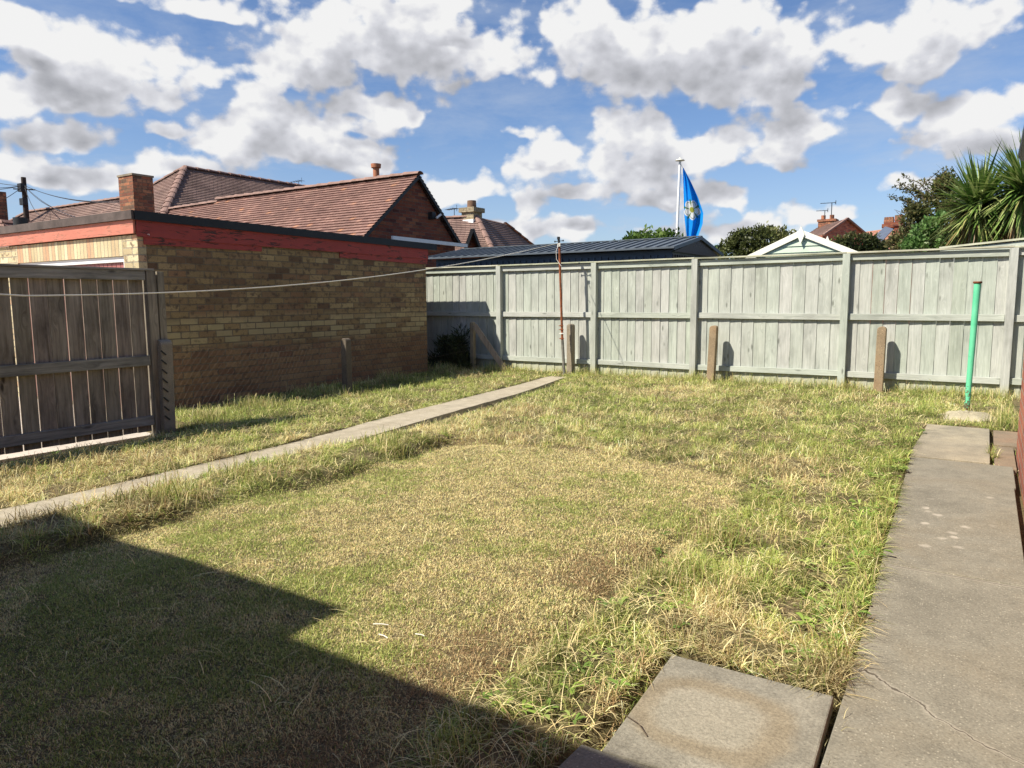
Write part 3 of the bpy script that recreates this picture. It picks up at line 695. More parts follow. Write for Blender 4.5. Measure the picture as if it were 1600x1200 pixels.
# ------------------------------------------------------------------ grey boarded fence (gate side)
XG = -6.70
gf = empty('boarded_fence', (XG, 3.9, 0), 'weathered grey boarded fence with daylight between its boards at the left edge', 'fence')
mb = MB(); y = 3.868; k = 0
while y > 0.6:
    w = .1310;
    mb.box((XG - .022 + random.uniform(-.002, .002), y - w + random.uniform(0, .0015), .005 + random.uniform(-.004, .004)), (XG - .002, y - random.uniform(.0005, .002), 1.50))
    y -= w + random.choice([.0065, .009, .0105])
mb.build('board_panel', M_gate, gf)
for za, zb, t in ((1.445, 1.535, 0), (.640, .735, 0), (.065, .155, 0)):
    mb = MB(); mb.box((XG, .6, za), (XG + .042, 3.875, zb)); mb.build('rail', M_gate_h, gf, bevel=.004)
mb = MB(); mb.box((XG - .045, .6, 1.537), (XG + .055, 3.96, 1.556)); mb.build('cap_rail', M_gate_h, gf, bevel=.003)
mb = MB(); mb.box((XG - .05, 3.885, -.15), (XG + .05, 3.975, 1.535)); mb.build('post', M_gate, gf, bevel=.004)
mb = MB(); mb.box((XG - .06, 4.0, .86), (XG + .03, 4.07, 1.53)); mb.build('post', M_gate, gf, bevel=.004)

# ------------------------------------------------------------------ garage
XS, Y0, Y1 = -8.0, 4.69, 9.58; XW = -11.6
ga = empty('garage', (XS, Y0, 0), 'flat roofed buff brick garage with flaking red fascia boards', 'garage')
xa, xb = -10.90, -8.30      # door opening
mb = MB(); mb.box((XW, Y0 + .002, -.3), (XS, Y1, 1.90))
# door recess: cut by building the front from pieces set 20 mm proud
side = mb.build('wall', M_yel, ga)
mb = MB()
mb.box((XW - .001, Y0 - .10, -.3), (xa - .003, Y0, 1.99)); mb.build('front_pier', M_yelf, ga)
mb = MB(); mb.box((xb + .003, Y0 - .10, -.3), (XS - .0, Y0, 1.99)); mb.build('front_pier', M_yelf, ga)
mb = MB(); mb.box((xa - .003, Y0 - .101, 1.765), (xb + .003, Y0 - .002, 1.99)); mb.build('brick_lintel', M_sold, ga)
mb = MB(); mb.box((xa, Y0 - .075, 1.70), (xb, Y0 - .003, 1.763)); mb.box((xa, Y0 - .075, -.3), (xa + .055, Y0 - .003, 1.70)); mb.box((xb - .055, Y0 - .075, -.3), (xb, Y0 - .003, 1.70))
mb.build('door_frame', M_white, ga, bevel=.003)
mb = MB(); mb.box((xa + .056, Y0 - .035, -.06), (xb - .056, Y0 - .004, 1.699))
x = xa + .06
while x < xb - .08: mb.box((x, Y0 - .047, -.05), (x + .085, Y0 - .036, 1.69)); x += .095
mb.build('garage_door', M_doorred, ga)
zf, zbk = 2.25, 2.185; YA, YB = 4.53, 9.81
def zr(y): return zf + (zbk - zf) * (y - YA) / (YB - YA)
mb = MB(); mb.prism([(XW - .15, YA + .06, zr(YA) - .10), (XS - .02, YA + .06, zr(YA) - .10), (XS - .02, YA + .06, zr(YA) - .004), (XW - .15, YA + .06, zr(YA) - .004)], (0, .01, 0))
mb = MB()
v = [(XW - .2, YA, zr(YA) - .02), (XS + .02, YA, zr(YA) - .02), (XS + .02, YB, zr(YB) - .02), (XW - .2, YB, zr(YB) - .02)]
mb.prism(v, (0, 0, .02)); mb.build('roof', M_felt, ga)
mb = MB(); mb.beam((XW - .2, YA + .0, zr(YA) - .047), (XS + .045, YA + .0, zr(YA) - .047), .03, .095); mb.build('roof_edge', M_felt, ga, label='sunlit felt edge over the front fascia')
mb = MB(); mb.beam((XS + .035, YA + .017, zr(YA) - .052), (XS + .035, YB, zr(YB) - .052), .05, .10); mb.build('roof_edge', M_black, ga, label='black roof trim along the side')
mb = MB(); mb.box((XW - .2, YA + .018, 2.00), (XS + .008, YA + .045, zr(YA) - .096)); mb.build('fascia', M_redsun, ga, bevel=.002, label='faded pinkish red front fascia')
mb = MB(); mb.prism([(XS + .004, YA + .05, 1.965), (XS + .004, Y1 + .04, 1.925), (XS + .004, Y1 + .04, zr(Y1) - .10), (XS + .004, YA + .05, zr(YA) - .10)], (.022, 0, 0))
mb.build('fascia', M_redflake, ga, bevel=.002, label='dark red flaking side fascia')
mb = MB(); mb.prism([(XS + .002, Y0 - .03, 1.885), (XS + .002, 6.25, 1.885), (XS + .002, 6.25, 1.966), (XS + .002, Y0 - .03, 1.966)], (.012, 0, 0))
mb.build('lower_board', M_redflake, ga); mb = MB()
mb.prism([(XS + .002, 7.62, 1.865), (XS + .002, Y1 + .03, 1.84), (XS + .002, Y1 + .03, 1.93), (XS + .002, 7.62, 1.94)], (.012, 0, 0))
mb.build('lower_board', M_redflake, ga)
mb = MB(); mb.box((XW, Y0 + .1, 1.90), (XS - .002, Y1, 2.15)); mb.build('wall', M_yel, ga)
mb = MB(); p = ox(230.5, 366, XS + .03); mb.tube([p, p + (.03, 0, 0), p + (.035, 0, -.012)], .004, 6); mb.build('hook', M_white, ga)
# flue pot on garage roof behind (dark)
p = at(33, 352, 14.5); mb = MB(); mb.tube([p + (0,0,-.3), p + (0,0,.12)], [.10, .11], 14)
tag(mb.build('vent_pot', M_dark), 'short dark round vent pot above the left end of the garage roof', 'vent')

# ------------------------------------------------------------------ tiled roofs
def tiled(mb, e0, e1, r0, r1, row=.11, lip=.026):
    e0, e1, r0, r1 = [np.array(p, float) for p in (e0, e1, r0, r1)]
    L = (np.linalg.norm(r0 - e0) + np.linalg.norm(r1 - e1)) / 2
    perp = np.cross(e1 - e0, ((r0 + r1) / 2 - (e0 + e1) / 2)); perp /= np.linalg.norm(perp)
    if perp[2] < 0: perp = -perp
    n = max(4, int(L / row))
    for i in range(n):
        t0 = i / n; t1 = (i + 1.0) / n
        a = e0 + (r0 - e0) * t0; b_ = e1 + (r1 - e1) * t0; c_ = e1 + (r1 - e1) * t1; d_ = e0 + (r0 - e0) * t1
        up = perp * lip
        mb.add([a + up, b_ + up, c_, d_, a, b_], [(0, 1, 2, 3), (4, 5, 1, 0)], (i * .618) % 1)
def ridge(mb, a, b_, r=.11, seg=.32):
    r *= 1.12
    a = np.array(a, float); b_ = np.array(b_, float); L = np.linalg.norm(b_ - a); d = (b_ - a) / L; n = max(2, int(L / seg))
    sx_ = np.cross(d, (0, 0, 1)); sx_ /= np.linalg.norm(sx_); u = np.cross(sx_, d)
    for k in range(n):
        p = a + d * (L * k / n); q_ = a + d * (L * (k + 1.06) / n)
        vs = []
        for cc, rr in ((p, r), (q_, r * .74)):
            for t in np.linspace(0, pi, 7): vs.append(cc + sx_ * rr * cos(t) + u * rr * .62 * sin(t))
        mb.add(vs, [(i, i + 1, 8 + i, 7 + i) for i in range(6)] + [tuple(range(7))], None, False)

# bungalow behind the garage: gabled wing (gable towards us) + big hipped roof
XA = -11.6
pk = ox(655, 272.5, XA); ef = ox(575, 362, XA); eb = ox(722, 382, XA)
sl = (pk[2] - ef[2]) / (pk[1] - ef[1])
bg = empty('bungalow', (XA, pk[1], 0), 'red brick bungalow with brown tiled roofs and a gable end behind the garage', 'house')
mb = MB(); ov = .12
yF, yB = ef[1] + .02, eb[1]
zF, zB = ef[2] - .05, eb[2] - .05
yl = pk[1] - (pk[2] - 2.3) / sl     # eave carried down behind the garage
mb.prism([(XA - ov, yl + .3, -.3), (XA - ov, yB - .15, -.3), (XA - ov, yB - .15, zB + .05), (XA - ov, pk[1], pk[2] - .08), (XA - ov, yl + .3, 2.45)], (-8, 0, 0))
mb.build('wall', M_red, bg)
XR = -19.4
mb = MB()
tiled(mb, (XR, yl, 2.3), (XA, yl, 2.3), (XR, pk[1], pk[2]), (XA, pk[1], pk[2]))
tiled(mb, (XA, yB, zB + .05), (XR, yB, zB + .05), (XA, pk[1], pk[2]), (XR, pk[1], pk[2]))
mb.build('roof', M_tile, bg)
mb = MB(); ridge(mb, (XR, pk[1], pk[2] + .01), (XA + .02, pk[1], pk[2] + .01), .13, .42); mb.build('ridge_tiles', M_ridge, bg)
mb = MB()
mb.beam((XA - .02, yl, 2.3 - .05), (XA - .02, pk[1], pk[2] - .05), .05, .07); mb.beam((XA - .02, yB, zB), (XA - .02, pk[1], pk[2] - .05), .05, .07)
mb.build('verge', M_dark, bg)
# lower roof stepping down to the left
z1_ = oy(335, 312, 13.7)[2]; 
mb = MB(); c_ = oy(228, 333, 13.7); a_ = np.array([XR, pk[1], pk[2] - .06])
tiled(mb, (c_[0], yl, 2.3), (XR + .02, yl, 2.3), c_, a_ + (a_ - c_) * ((XR + .02 - a_[0]) / (a_[0] - c_[0]))); mb.build('roof', M_tile, bg)
mb = MB(); ridge(mb, c_, a_, .12, .4); mb.build('ridge_tiles', M_ridge, bg)
# gutter (white) on the rear extension, security light, vent pipe
g0 = ox(613, 371.5, XA + .1); g1 = ox(729, 384, XA + .1)
mb = MB(); mb.beam(g0, g1, .07, .085, rnd=.5); q1 = ox(722, 388, XA + .1); q2 = ox(722, 395, XA + .1); mb.tube([q1, q2], .03, 8); mb.build('gutter', M_white, bg)
s0 = ox(678, 338, XA)
mb = MB(); mb.box((XA - .12, s0[1] - .08, s0[2] - .07), (XA + .02, s0[1] + .05, s0[2] + .10)); lb = mb.build('security_light', M_dark, bg)
mb = MB(); s1 = ox(684, 337, XA + .1); mb.beam(s1 + (-.02, -.03, -.06), s1 + (.06, .05, .03), .15, .05); mb.build('lamp_face', M_white, lb)
vp = oy(588, 278, pk[1] + .9); mb = MB(); vt = vp + (0, 0, .36)
mb.tube([vp + (0,0,-.7), vt - (0,0,.1)], .085, 12); mb.tube([vt - (0,0,.10), vt], [.13, .14], 12); mb.build('flue_pipe', M_terra, bg)
# big hipped roof
AP = ox(288, 262, -24); BP = ox(487, 290, -24); BP = np.array([-24, BP[1], AP[2]]); t = .85
zE = 2.4; s_ = (AP[2] - zE) / t
SE = np.array([AP[0] + s_, AP[1] - s_, zE]); SW = np.array([AP[0] - s_, AP[1] - s_, zE])
NE = np.array([BP[0] + s_, BP[1] + s_, zE]); NW = np.array([BP[0] - s_, BP[1] + s_, zE])
mb = MB(); tiled(mb, SE, NE, AP, BP, .13); tiled(mb, SW, SE, AP, AP, .13); tiled(mb, NW, SW, BP, AP, .13); tiled(mb, NE, NW, BP, BP, .13)
mb.build('hipped_roof', M_tile_d, bg)
mb = MB(); ridge(mb, AP, BP, .13, .42); ridge(mb, SE, AP, .12, .36); ridge(mb, SW, AP, .12, .36); mb.build('ridge_tiles', M_ridge, bg)
# left lower wing of the hipped part
yw = 14.3; l0 = oy(192, 310, yw); l1 = oy(42, 330, yw); l1[2] = l0[2]
dz = l0[2] - zE; e_ = dz / t
mb = MB(); x0 = l0[0] + 1.5; x1 = l1[0]
tiled(mb, (x1 - e_, yw - e_, zE), (x0, yw - e_, zE), (x1, yw, l0[2]), (x0, yw, l0[2]), .13)
tiled(mb, (x1 - e_, yw + e_, zE), (x1 - e_, yw - e_, zE), (x1, yw, l0[2]), (x1, yw, l0[2]), .13)
tiled(mb, (x0, yw + e_, zE), (x1 - e_, yw + e_, zE), (x0, yw, l0[2]), (x1, yw, l0[2]), .13)
mb.build('hipped_roof', M_tile_d, bg)
mb = MB(); ridge(mb, (x1, yw, l0[2]), (x0, yw, l0[2]), .13, .42); mb.build('ridge_tiles', M_ridge, bg); mb = MB(); ridge(mb, (x1 - e_, yw - e_, zE), (x1, yw, l0[2]), .13, .4); mb.build('ridge_tiles', M_ridge, bg)
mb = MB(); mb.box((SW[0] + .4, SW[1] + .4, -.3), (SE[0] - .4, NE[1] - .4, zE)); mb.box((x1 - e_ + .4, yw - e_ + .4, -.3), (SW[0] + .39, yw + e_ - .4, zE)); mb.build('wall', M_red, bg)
# chimney in front of the lit slope
cp = at(212, 277.5, 20.0); w = .46
ch = MB(); ch.box((cp[0] - .32, cp[1] - .25, 1.8), (cp[0] + .30, cp[1] + .25, cp[2])); co = ch.build('chimney', M_chim, bg)
mb = MB(); mb.box((cp[0] - .34, cp[1] - .27, cp[2] + .0), (cp[0] + .32, cp[1] + .27, cp[2] + .045)); mb.build('chimney_cap', M_conc_dark, co)
mb = MB(); mb.box((cp[0] - .5, cp[1] - 1.6, 0), (cp[0] + .1, cp[1] + .3, 1.8)); mb.build('chimney_breast', M_chim, co)
# aerial on the bungalow
def aerial(base, h, parent, dirv=(1, 0, 0), L=.7, n=5, tilt=0, dbl=False, r=.012):
    mb = MB(); b0 = np.array(base, float); t_ = b0 + (0, 0, h); mb.tube([b0, t_], r, 6)
    d = np.array(dirv, float); d /= np.linalg.norm(d); s_ = np.cross(d, (0, 0, 1))
    for hh in ((1.0, .55) if dbl else (1.0,)):
        c0 = b0 + (0, 0, h * hh); mb.tube([c0 - d * L * .25, c0 + d * L * .75], r * .8, 6)
        for k in range(n):
            c = c0 + d * L * (-.2 + .9 * k / (n - 1)); w_ = .18 * (1 - .5 * k / n)
            mb.tube([c - s_ * w_ , c + s_ * w_], r * .6, 4)
        mb.tube([c0 - d * L * .25 - (0, 0, .1), c0 - d * L * .25 + (0, 0, .12)], r * .8, 4)
    return mb.build('aerial', M_dark, parent)
pa = oy(467, 292, 22.0); aerial(pa + (0, 0, -.3), .55, bg, (-1, .1, 0), .9)

# neighbouring roof and chimney at the far left
hl = empty('house', (-20, 8.2, 0), 'roof corner and brick chimney cut off by the left edge', 'house')
p = at(0, 342, 22.0); e1 = at(24, 358, 21.5)
mb = MB(); mb.box((p[0] - .6, p[1] - .55, 1.5), (at(12, 300, 22)[0], at(9, 300, 22)[1], at(5, 300, 22)[2])); mb.build('chimney', M_chim, hl)
pa_ = at(2, 343, 21.0); pb_ = at(30, 362, 20.5); pc_ = pa_ + (-4.5, -1.5, 0)
mb = MB(); base = np.array([pb_[0], pb_[1], 0])
tiled(mb, (pc_[0] - 1, pb_[1] - 2.2, 2.3), (pb_[0] + .25, pb_[1] - .1, 2.3), pc_, pa_, .13); tiled(mb, (pb_[0] + .25, pb_[1] - .1, 2.3), (pb_[0] - .2, pb_[1] + 2.5, 2.3), pa_, pa_ + (-.2, 1.5, 0), .13); mb.build('roof', M_tile, hl)
mb = MB(); mb.box((pc_[0] - .5, pb_[1] - 1.8, -.3), (pb_[0] - .4, pb_[1] + 2.2, 2.3)); mb.build('wall', M_red, hl)

# telegraph pole and its wires
tp = at(36.5, 277, 34.0)
tg = empty('telegraph_pole', (tp[0], tp[1], 0), 'dark wooden telegraph pole with fanned wires above the left roofs', 'telegraph pole')
tb = at(41, 335, 34.0); lean = (tb - tp) / (tp[2] - tb[2])
mb = MB(); mb.tube([tp + lean * (tp[2] + .2), tp], [.13, .085], 12); mb.build('pole', M_polewood, tg)
mb = MB(); 
mb.box((tp[0] - .14, tp[1] - .18, tp[2] - .55), (tp[0] + .14, tp[1] + .02, tp[2] - .25)); mb.build('junction_box', M_dark, tg); mb = MB(); mb.box((tp[0] - .12, tp[1] - .16, tp[2] - 1.05), (tp[0] + .16, tp[1] + .02, tp[2] - .80))
mb.build('junction_box', M_dark, tg); mb = MB(); mb.tube([tp + (-.2, -.3, -.45), tp + (.2, .3, -.45)], .025, 6); mb.build('step_bracket', M_dark, tg)
top = tp + (0, 0, -.3)
for (px, py, r) in [(-120, 276, 30), (-120, 288, 34), (-60, 330, 30), (62, 336, 30), (105, 330, 26), (190, 314, 23), (192, 316, 24), (-60, 262, 40), (140, 345, 20)]:
    q_ = at(px, py, r); mb = MB(); pts = []
    for t_ in np.linspace(0, 1, 14): pts.append(top + (q_ - top) * t_ + np.array([0, 0, -.35 * 4 * t_ * (1 - t_)]) * (.6))
    mb.tube(pts, .011, 4, False); mb.build('wire', M_dark, tg)

# ------------------------------------------------------------------ house in the middle distance (hip roof, chimney, little gable)
mh = empty('house', (-14.0, 20, 0), 'house with pink brown hipped roof, pale chimney and small gable seen past the bungalow', 'house')
rA = at(745, 338.5, 25); rL = at(690, 342, 26); R_ = 27
lo = 2.6
c1_ = at(822, 381, 27.5); 
apx = rA; leftr = np.array([rA[0] - 4.5, rA[1] - 1.2, rA[2]])
def hipend(ap, ridgedir, run, z):
    pass
e_f1 = at(772, 395, 23.5); e_r = at(842, 392, 29.0); e_fl = at(640, 395, 24.5)
mb = MB(); tiled(mb, e_fl, e_f1, leftr, apx, .13); tiled(mb, e_f1, e_r, apx, apx + (-.5, 2.5, 0), .13); mb.build('roof', M_tile_d, mh)
mb = MB(); ridge(mb, leftr, apx, .11, .4); ridge(mb, e_f1, apx, .10, .35); mb.build('ridge_tiles', M_ridge, mh); mb = MB(); ridge(mb, e_r, apx + (-.5, 2.5, 0), .11, .4); mb.build('ridge_tiles', simple('pale_ridge_tile', (0.36, 0.27, 0.20), 0.85, 0.25, 6), mh)
mb = MB(); bx = [e_fl, e_f1, e_r, e_r + (-8, 3, 0)]; mb.prism([(p[0] * .985, p[1] + .3, -.3) for p in bx], (0, 0, min(p[2] for p in bx) + .25)); mb.build('wall', M_red, mh)
cc = at(737, 316, 25.2); cw = .25
mb = MB(); mb.box((cc[0] - cw, cc[1] - cw, apx[2] - .5), (cc[0] + cw, cc[1] + cw, cc[2] - .2)); mb.box((cc[0] - cw - .07, cc[1] - cw - .07, cc[2] - .35), (cc[0] + cw + .07, cc[1] + cw + .07, cc[2] - .2)); cho = mb.build('chimney', brick('pale_chimney_brick', [(0, (0.40, 0.33, 0.2)), (.5, (0.30, 0.24, 0.15)), (1, (0.48, 0.4, 0.26))], (0.3, 0.26, 0.2)), mh)
mb = MB(); mb.tube([cc + (0, 0, -.2), cc + (0, 0, .05)], [.16, .15], 12); mb.build('chimney_pot', simple('sooty_pot', (0.22, 0.13, 0.08), 0.85, 0.3, 9), cho)
mb = MB(); mb.box((cc[0] - cw - .03, cc[1] - cw - .06, apx[2] - .42), (cc[0] + cw + .03, cc[1] + cw + .03, apx[2] - .1)); mb.build('flashing', M_white, cho)
ga_ = at(737.5, 359, 22.5); gl = at(722, 384, 22.5); g2 = at(754, 386, 22.9)
mb = MB(); n_ = np.array([-1.8, 2.2, 0.0]); gl[2] = g2[2] = min(gl[2], g2[2]) - .35
d1 = (gl - ga_); d2 = (g2 - ga_)
mb.prism([gl, g2, ga_ - (0, 0, .03)], n_ * .9); mb.build('gable_wall', M_red, mh)
mb = MB(); tiled(mb, gl + n_, gl - n_ * .06, ga_ + n_, ga_ - n_ * .06, .13); tiled(mb, g2 - n_ * .06, g2 + n_, ga_ - n_ * .06, ga_ + n_, .13); mb.build('gable_roof', M_tile_d, mh)
mb = MB(); off = -n_ * .08; mb.beam(gl + off, ga_ + off, .08, .10); mb.beam(g2 + off, ga_ + off, .08, .10); mb.build('verge', M_dark, mh)
pa = at(710, 342, 26); aerial(pa + (0, 0, -.2), .55, mh, (-1, .3, 0), .6)

# ------------------------------------------------------------------ metal shed
ye, yr, yb2 = 11.45, 12.75, 14.05
zr_ = oy(1101, 371.5, yr)[2]; xr_ = oy(1101, 371.5, yr)[0]; xe = oy(1052, 389, ye)[0]; ze = oy(1052, 389, ye)[2]
xl = oy(682, 397, ye)[0] - .3; xr_ = (xr_ + xe) / 2 + .12; ze = oy(900, 393.5, ye)[2]
sh = empty('metal_shed', (xe, ye, 0), 'long slate grey metal shed with low ribbed roof behind the back fence', 'shed')
XE = oy(1054, 389, ye)[0]
mb = MB(); mb.prism([(XE - .10, ye + .17, -.1), (XE - .10, yb2 - .14, -.1), (XE - .10, yb2 - .14, ze - .02), (XE - .10, ye + .17, ze - .02)], (xl - XE + .25, 0, 0))
x = xl + .2
while x < XE - .12: mb.box((x, ye + .145, -.1), (x + .03, ye + .169, ze - .10)); x += .13
mb.build('wall', M_shedwall, sh)
mb = MB()
for (ya, za, yb_, zb_) in ((ye, ze, yr, zr_), (yb2, ze, yr, zr_)):
    mb.prism([(xl, ya, za), (XE, ya, za), (XE, yb_, zb_), (xl, yb_, zb_)], (0, 0, .012))
    x = xl
    while x < XE:
        mb.beam((x, ya, za + .022), (x, yb_, zb_ + .022), .028, .022); x += .19
mb.beam((xl, ye - .012, ze + .002), (XE, ye - .012, ze + .002), .02, .03)
mb.beam((xl, yr, zr_ + .03), (XE + .01, yr, zr_ + .03), .09, .016)
mb.build('roof', M_shedroof, sh)
mb = MB(); mb.prism([(XE - .06, ye + .05, ze - .06), (XE - .06, yb2 - .05, ze - .06), (XE - .06, yr, zr_ - .03)], (.03, 0, 0))
x = ye + .15
while x < yb2 - .15: mb.box((XE - .099, x, -.1), (XE - .075, x + .05, ze - .1)); x += .11
mb.build('gable_panel', M_shedgable, sh)
mb = MB(); mb.beam((XE, ye - .01, ze - .01), (XE, yr, zr_ - .0), .02, .06); mb.beam((XE, yb2, ze - .01), (XE, yr, zr_), .02, .06); mb.build('verge', M_shedwall, sh)
for k in range(5):
    for j in range(3):
        yy = yr + (-.32 + .14 * k + .05 * (j % 2)); zz = ze + .08 + j * .05; mb = MB(); mb.box((XE - .03, yy, zz), (XE - .025, yy + .025, zz + .015)); mb.build('vent_hole', M_galv, sh)

# ------------------------------------------------------------------ flagpole and flag
ft = at(1062.5, 252, 20.0); fb_ = at(1057.5, 374, 20.0)
fp = empty('flagpole', (fb_[0], fb_[1], 0), 'white flagpole with a flat round cap behind the metal shed', 'flagpole')
dv = (ft - fb_) / (ft[2] - fb_[2])
mb = MB(); mb.tube([fb_ - dv * fb_[2], ft], [.045, .032], 12); mb.build('pole', M_white, fp)
mb = MB(); mb.tube([ft, ft + (0, 0, .015), ft + (0, 0, .04)], [.02, .125, .10], 20); mb.tube([ft + (0, 0, .04), ft + (0, 0, .09)], [.035, .025], 10); mb.build('finial', M_cream, fp)
mb = MB(); hp = at(1066.5, 262, 20.0); hb = at(1071, 373, 20.0); mb.tube([ft + (0, 0, -.02), hp, hb + (0, 0, -.4)], .006, 5, False); mb.build('halyard', M_string, fp)
# flag cloth: hangs from its upper corner, rippled; white rose painted in its surface coordinates
outL = [(1067.0, 262), (1067, 290), (1068, 318), (1070, 345), (1073, 371.5)]
outR = [(1068.5, 264), (1079, 286), (1090, 310), (1099, 334), (1090, 373)]
nv, nu = 36, 22; vs = []; UVf = []
Lx = np.array(outL, float); Rx = np.array([(1068.2,262.5),(1080,285),(1091,309),(1099,333),(1098,350),(1090,372)], float)
vr = np.array([0, .22, .44, .66, .82, 1.0])
for i in range(nv + 1):
    v_ = i / nv
    lx = np.interp(v_, np.linspace(0, 1, 5), Lx[:, 0]); ly = np.interp(v_, np.linspace(0, 1, 5), Lx[:, 1])
    rx = np.interp(v_, vr, Rx[:, 0]); ry = np.interp(v_, vr, Rx[:, 1])
    for j in range(nu + 1):
        u = j / nu
        p = at(lx + (rx - lx) * u, ly + (ry - ly) * u, 19.97)
        amp = .10 * min(1, v_ * 2 + .1)
        dd = amp * sin(u * 7.5 + v_ * 3.0) * (.3 + u) + .05 * sin(u * 15 + v_ * 5)
        dr = ray(1080, 320); dr = dr / math.hypot(dr[0], dr[1])
        vs.append(p + dr * dd); UVf.append((u, v_))
fs = [(i*(nu+1)+j, i*(nu+1)+j+1, (i+1)*(nu+1)+j+1, (i+1)*(nu+1)+j) for i in range(nv) for j in range(nu)]
me = bpy.data.meshes.new('flag'); me.from_pydata([tuple(p) for p in vs], [], fs); me.update()
uvl = me.uv_layers.new(name='UVMap')
for l in me.loops: uvl.data[l.index].uv = UVf[l.vertex_index]
me.polygons.foreach_set('use_smooth', [True] * len(me.polygons))
m, nt, b = newmat('flag_cloth'); uv = UVn(nt)
# rose centre in (u, v), five petals with green sepals and gold centre, petal line work
s = N(nt, 'ShaderNodeSeparateXYZ', {0: uv})
du = MA(nt, 'MULTIPLY', MA(nt, 'SUBTRACT', s.outputs[0], 0.44), 0.95); dv_ = MA(nt, 'MULTIPLY', MA(nt, 'SUBTRACT', s.outputs[1], 0.60), 2.9)
rad = MA(nt, 'SQRT', MA(nt, 'ADD', MA(nt, 'MULTIPLY', du, du), MA(nt, 'MULTIPLY', dv_, dv_))); ang = MA(nt, 'ARCTAN2', du, dv_)
pet = MA(nt, 'MULTIPLY_ADD', MA(nt, 'ABSOLUTE', MA(nt, 'COSINE', MA(nt, 'MULTIPLY', ang, 2.5))), .12, .31)
white = MR(nt, MA(nt, 'SUBTRACT', rad, pet), .015, -.015)
c = MIX(nt, white, (0.008, 0.30, 0.85, 1), (0.72, 0.74, 0.74, 1))
lin = MA(nt, 'MULTIPLY', MR(nt, MA(nt, 'ABSOLUTE', MA(nt, 'SINE', MA(nt, 'MULTIPLY', ang, 2.5))), .985, 1.0), MR(nt, rad, .12, .14))
edge = MR(nt, MA(nt, 'ABSOLUTE', MA(nt, 'SUBTRACT', rad, MA(nt, 'SUBTRACT', pet, .07))), .025, .01)
c = MIX(nt, MA(nt, 'MULTIPLY', white, MA(nt, 'MAXIMUM', lin, MA(nt, 'MULTIPLY', edge, .75))), c, (0.10, 0.13, 0.10, 1))
sep = MA(nt, 'MULTIPLY', MR(nt, MA(nt, 'COSINE', MA(nt, 'MULTIPLY', ang, 5.0)), -.8, -.93), MA(nt, 'MULTIPLY', MR(nt, rad, .46, .42), MR(nt, rad, .14, .16)))
c = MIX(nt, MA(nt, 'MULTIPLY', sep, .9), c, (0.05, 0.16, 0.03, 1))
c = MIX(nt, MR(nt, rad, .13, .11), c, (0.33, 0.33, 0.05, 1))
link(nt, c, b.inputs['Base Color']); b.inputs['Roughness'].default_value = 0.55
tr = N(nt, 'ShaderNodeBsdfTranslucent', {0: c}); mx = N(nt, 'ShaderNodeMixShader', {0: .35, 1: b.outputs[0], 2: tr.outputs[0]})
link(nt, mx.outputs[0], [n for n in nt.nodes if n.type == 'OUTPUT_MATERIAL'][0].inputs[0])
me.materials.append(m); o = bpy.data.objects.new('flag', me); C.objects.link(o)
tag(o, 'bright blue flag with a white heraldic rose hanging from the flagpole', 'flag')

# ------------------------------------------------------------------ summerhouse
ys_ = 12.9
ap = oy(1252, 360, ys_); lf = oy(1166, 400, ys_); rg = oy(1352, 396.5, ys_); lf[2] = rg[2] = (lf[2] + rg[2]) / 2 - .0
su = empty('summerhouse', (ap[0], ys_, 0), 'pale green summerhouse with cream bargeboards and diamond finial behind the fence', 'summerhouse')
lo_z = lf[2]; sl_ = (ap[2] - lo_z) / (ap[0] - lf[0]); hw = ap[0] - lf[0]
mb = MB(); z = 0.0; wx = hw - .16
while z < ap[2] - .12:
    z1 = z + .105; h_ = wx if z < lo_z - .1 else max(0.0, (ap[2] - .08 - z) / sl_)
    h2 = wx if z1 < lo_z - .1 else max(0.0, (ap[2] - .08 - z1) / sl_); h_ = min(h_, wx); h2 = min(h2, h_)
    mb.add([(ap[0]-h_, ys_+.035, z), (ap[0]+h_, ys_+.035, z), (ap[0]+h2, ys_+.052, z1), (ap[0]-h2, ys_+.052, z1), (ap[0]-h_, ys_+.058, z), (ap[0]+h_, ys_+.058, z)], [(0,1,2,3),(4,5,1,0)])
    z = z1
mb.build('cladding', M_sumgreen, su)
mb = MB(); mb.box((ap[0] - wx, ys_ + .07, -.1), (ap[0] + wx, ys_ + 2.2, lo_z - .1)); mb.build('wall', M_sumgreen, su)
mb = MB()
for sg in (-1, 1): mb.prism([(ap[0], ys_ + .03, ap[2]), (ap[0] + sg * hw, ys_ + .03, lo_z), (ap[0] + sg * hw, ys_ + .03, lo_z - .03), (ap[0], ys_ + .03, ap[2] - .03)], (0, 2.3, 0))
mb.build('roof', M_sumroof, su)
mb = MB()
for sg in (-1, 1):
    mb.prism([(ap[0], ys_, ap[2] + .012), (ap[0] + sg * (hw + .01), ys_, lo_z + .012), (ap[0] + sg * (hw + .01), ys_, lo_z - .095), (ap[0], ys_, ap[2] - .095)], (0, .024, 0))
mb.build('bargeboard', M_cream, su, bevel=.002)
mb = MB(); a_ = ap + (0, -.026, .07); mb.prism([(a_[0], a_[1], a_[2]), (a_[0] - .06, a_[1], a_[2] - .14), (a_[0], a_[1], a_[2] - .30), (a_[0] + .06, a_[1], a_[2] - .14)], (0, .02, 0)); mb.build('finial', M_cream, su, bevel=.002)
mb = MB(); a_ = ap + (0, 2.34, .07); mb.prism([(a_[0], a_[1], a_[2]), (a_[0] - .06, a_[1], a_[2] - .14), (a_[0], a_[1], a_[2] - .30), (a_[0] + .06, a_[1], a_[2] - .14)], (0, .02, 0)); mb.build('finial', M_cream, su)

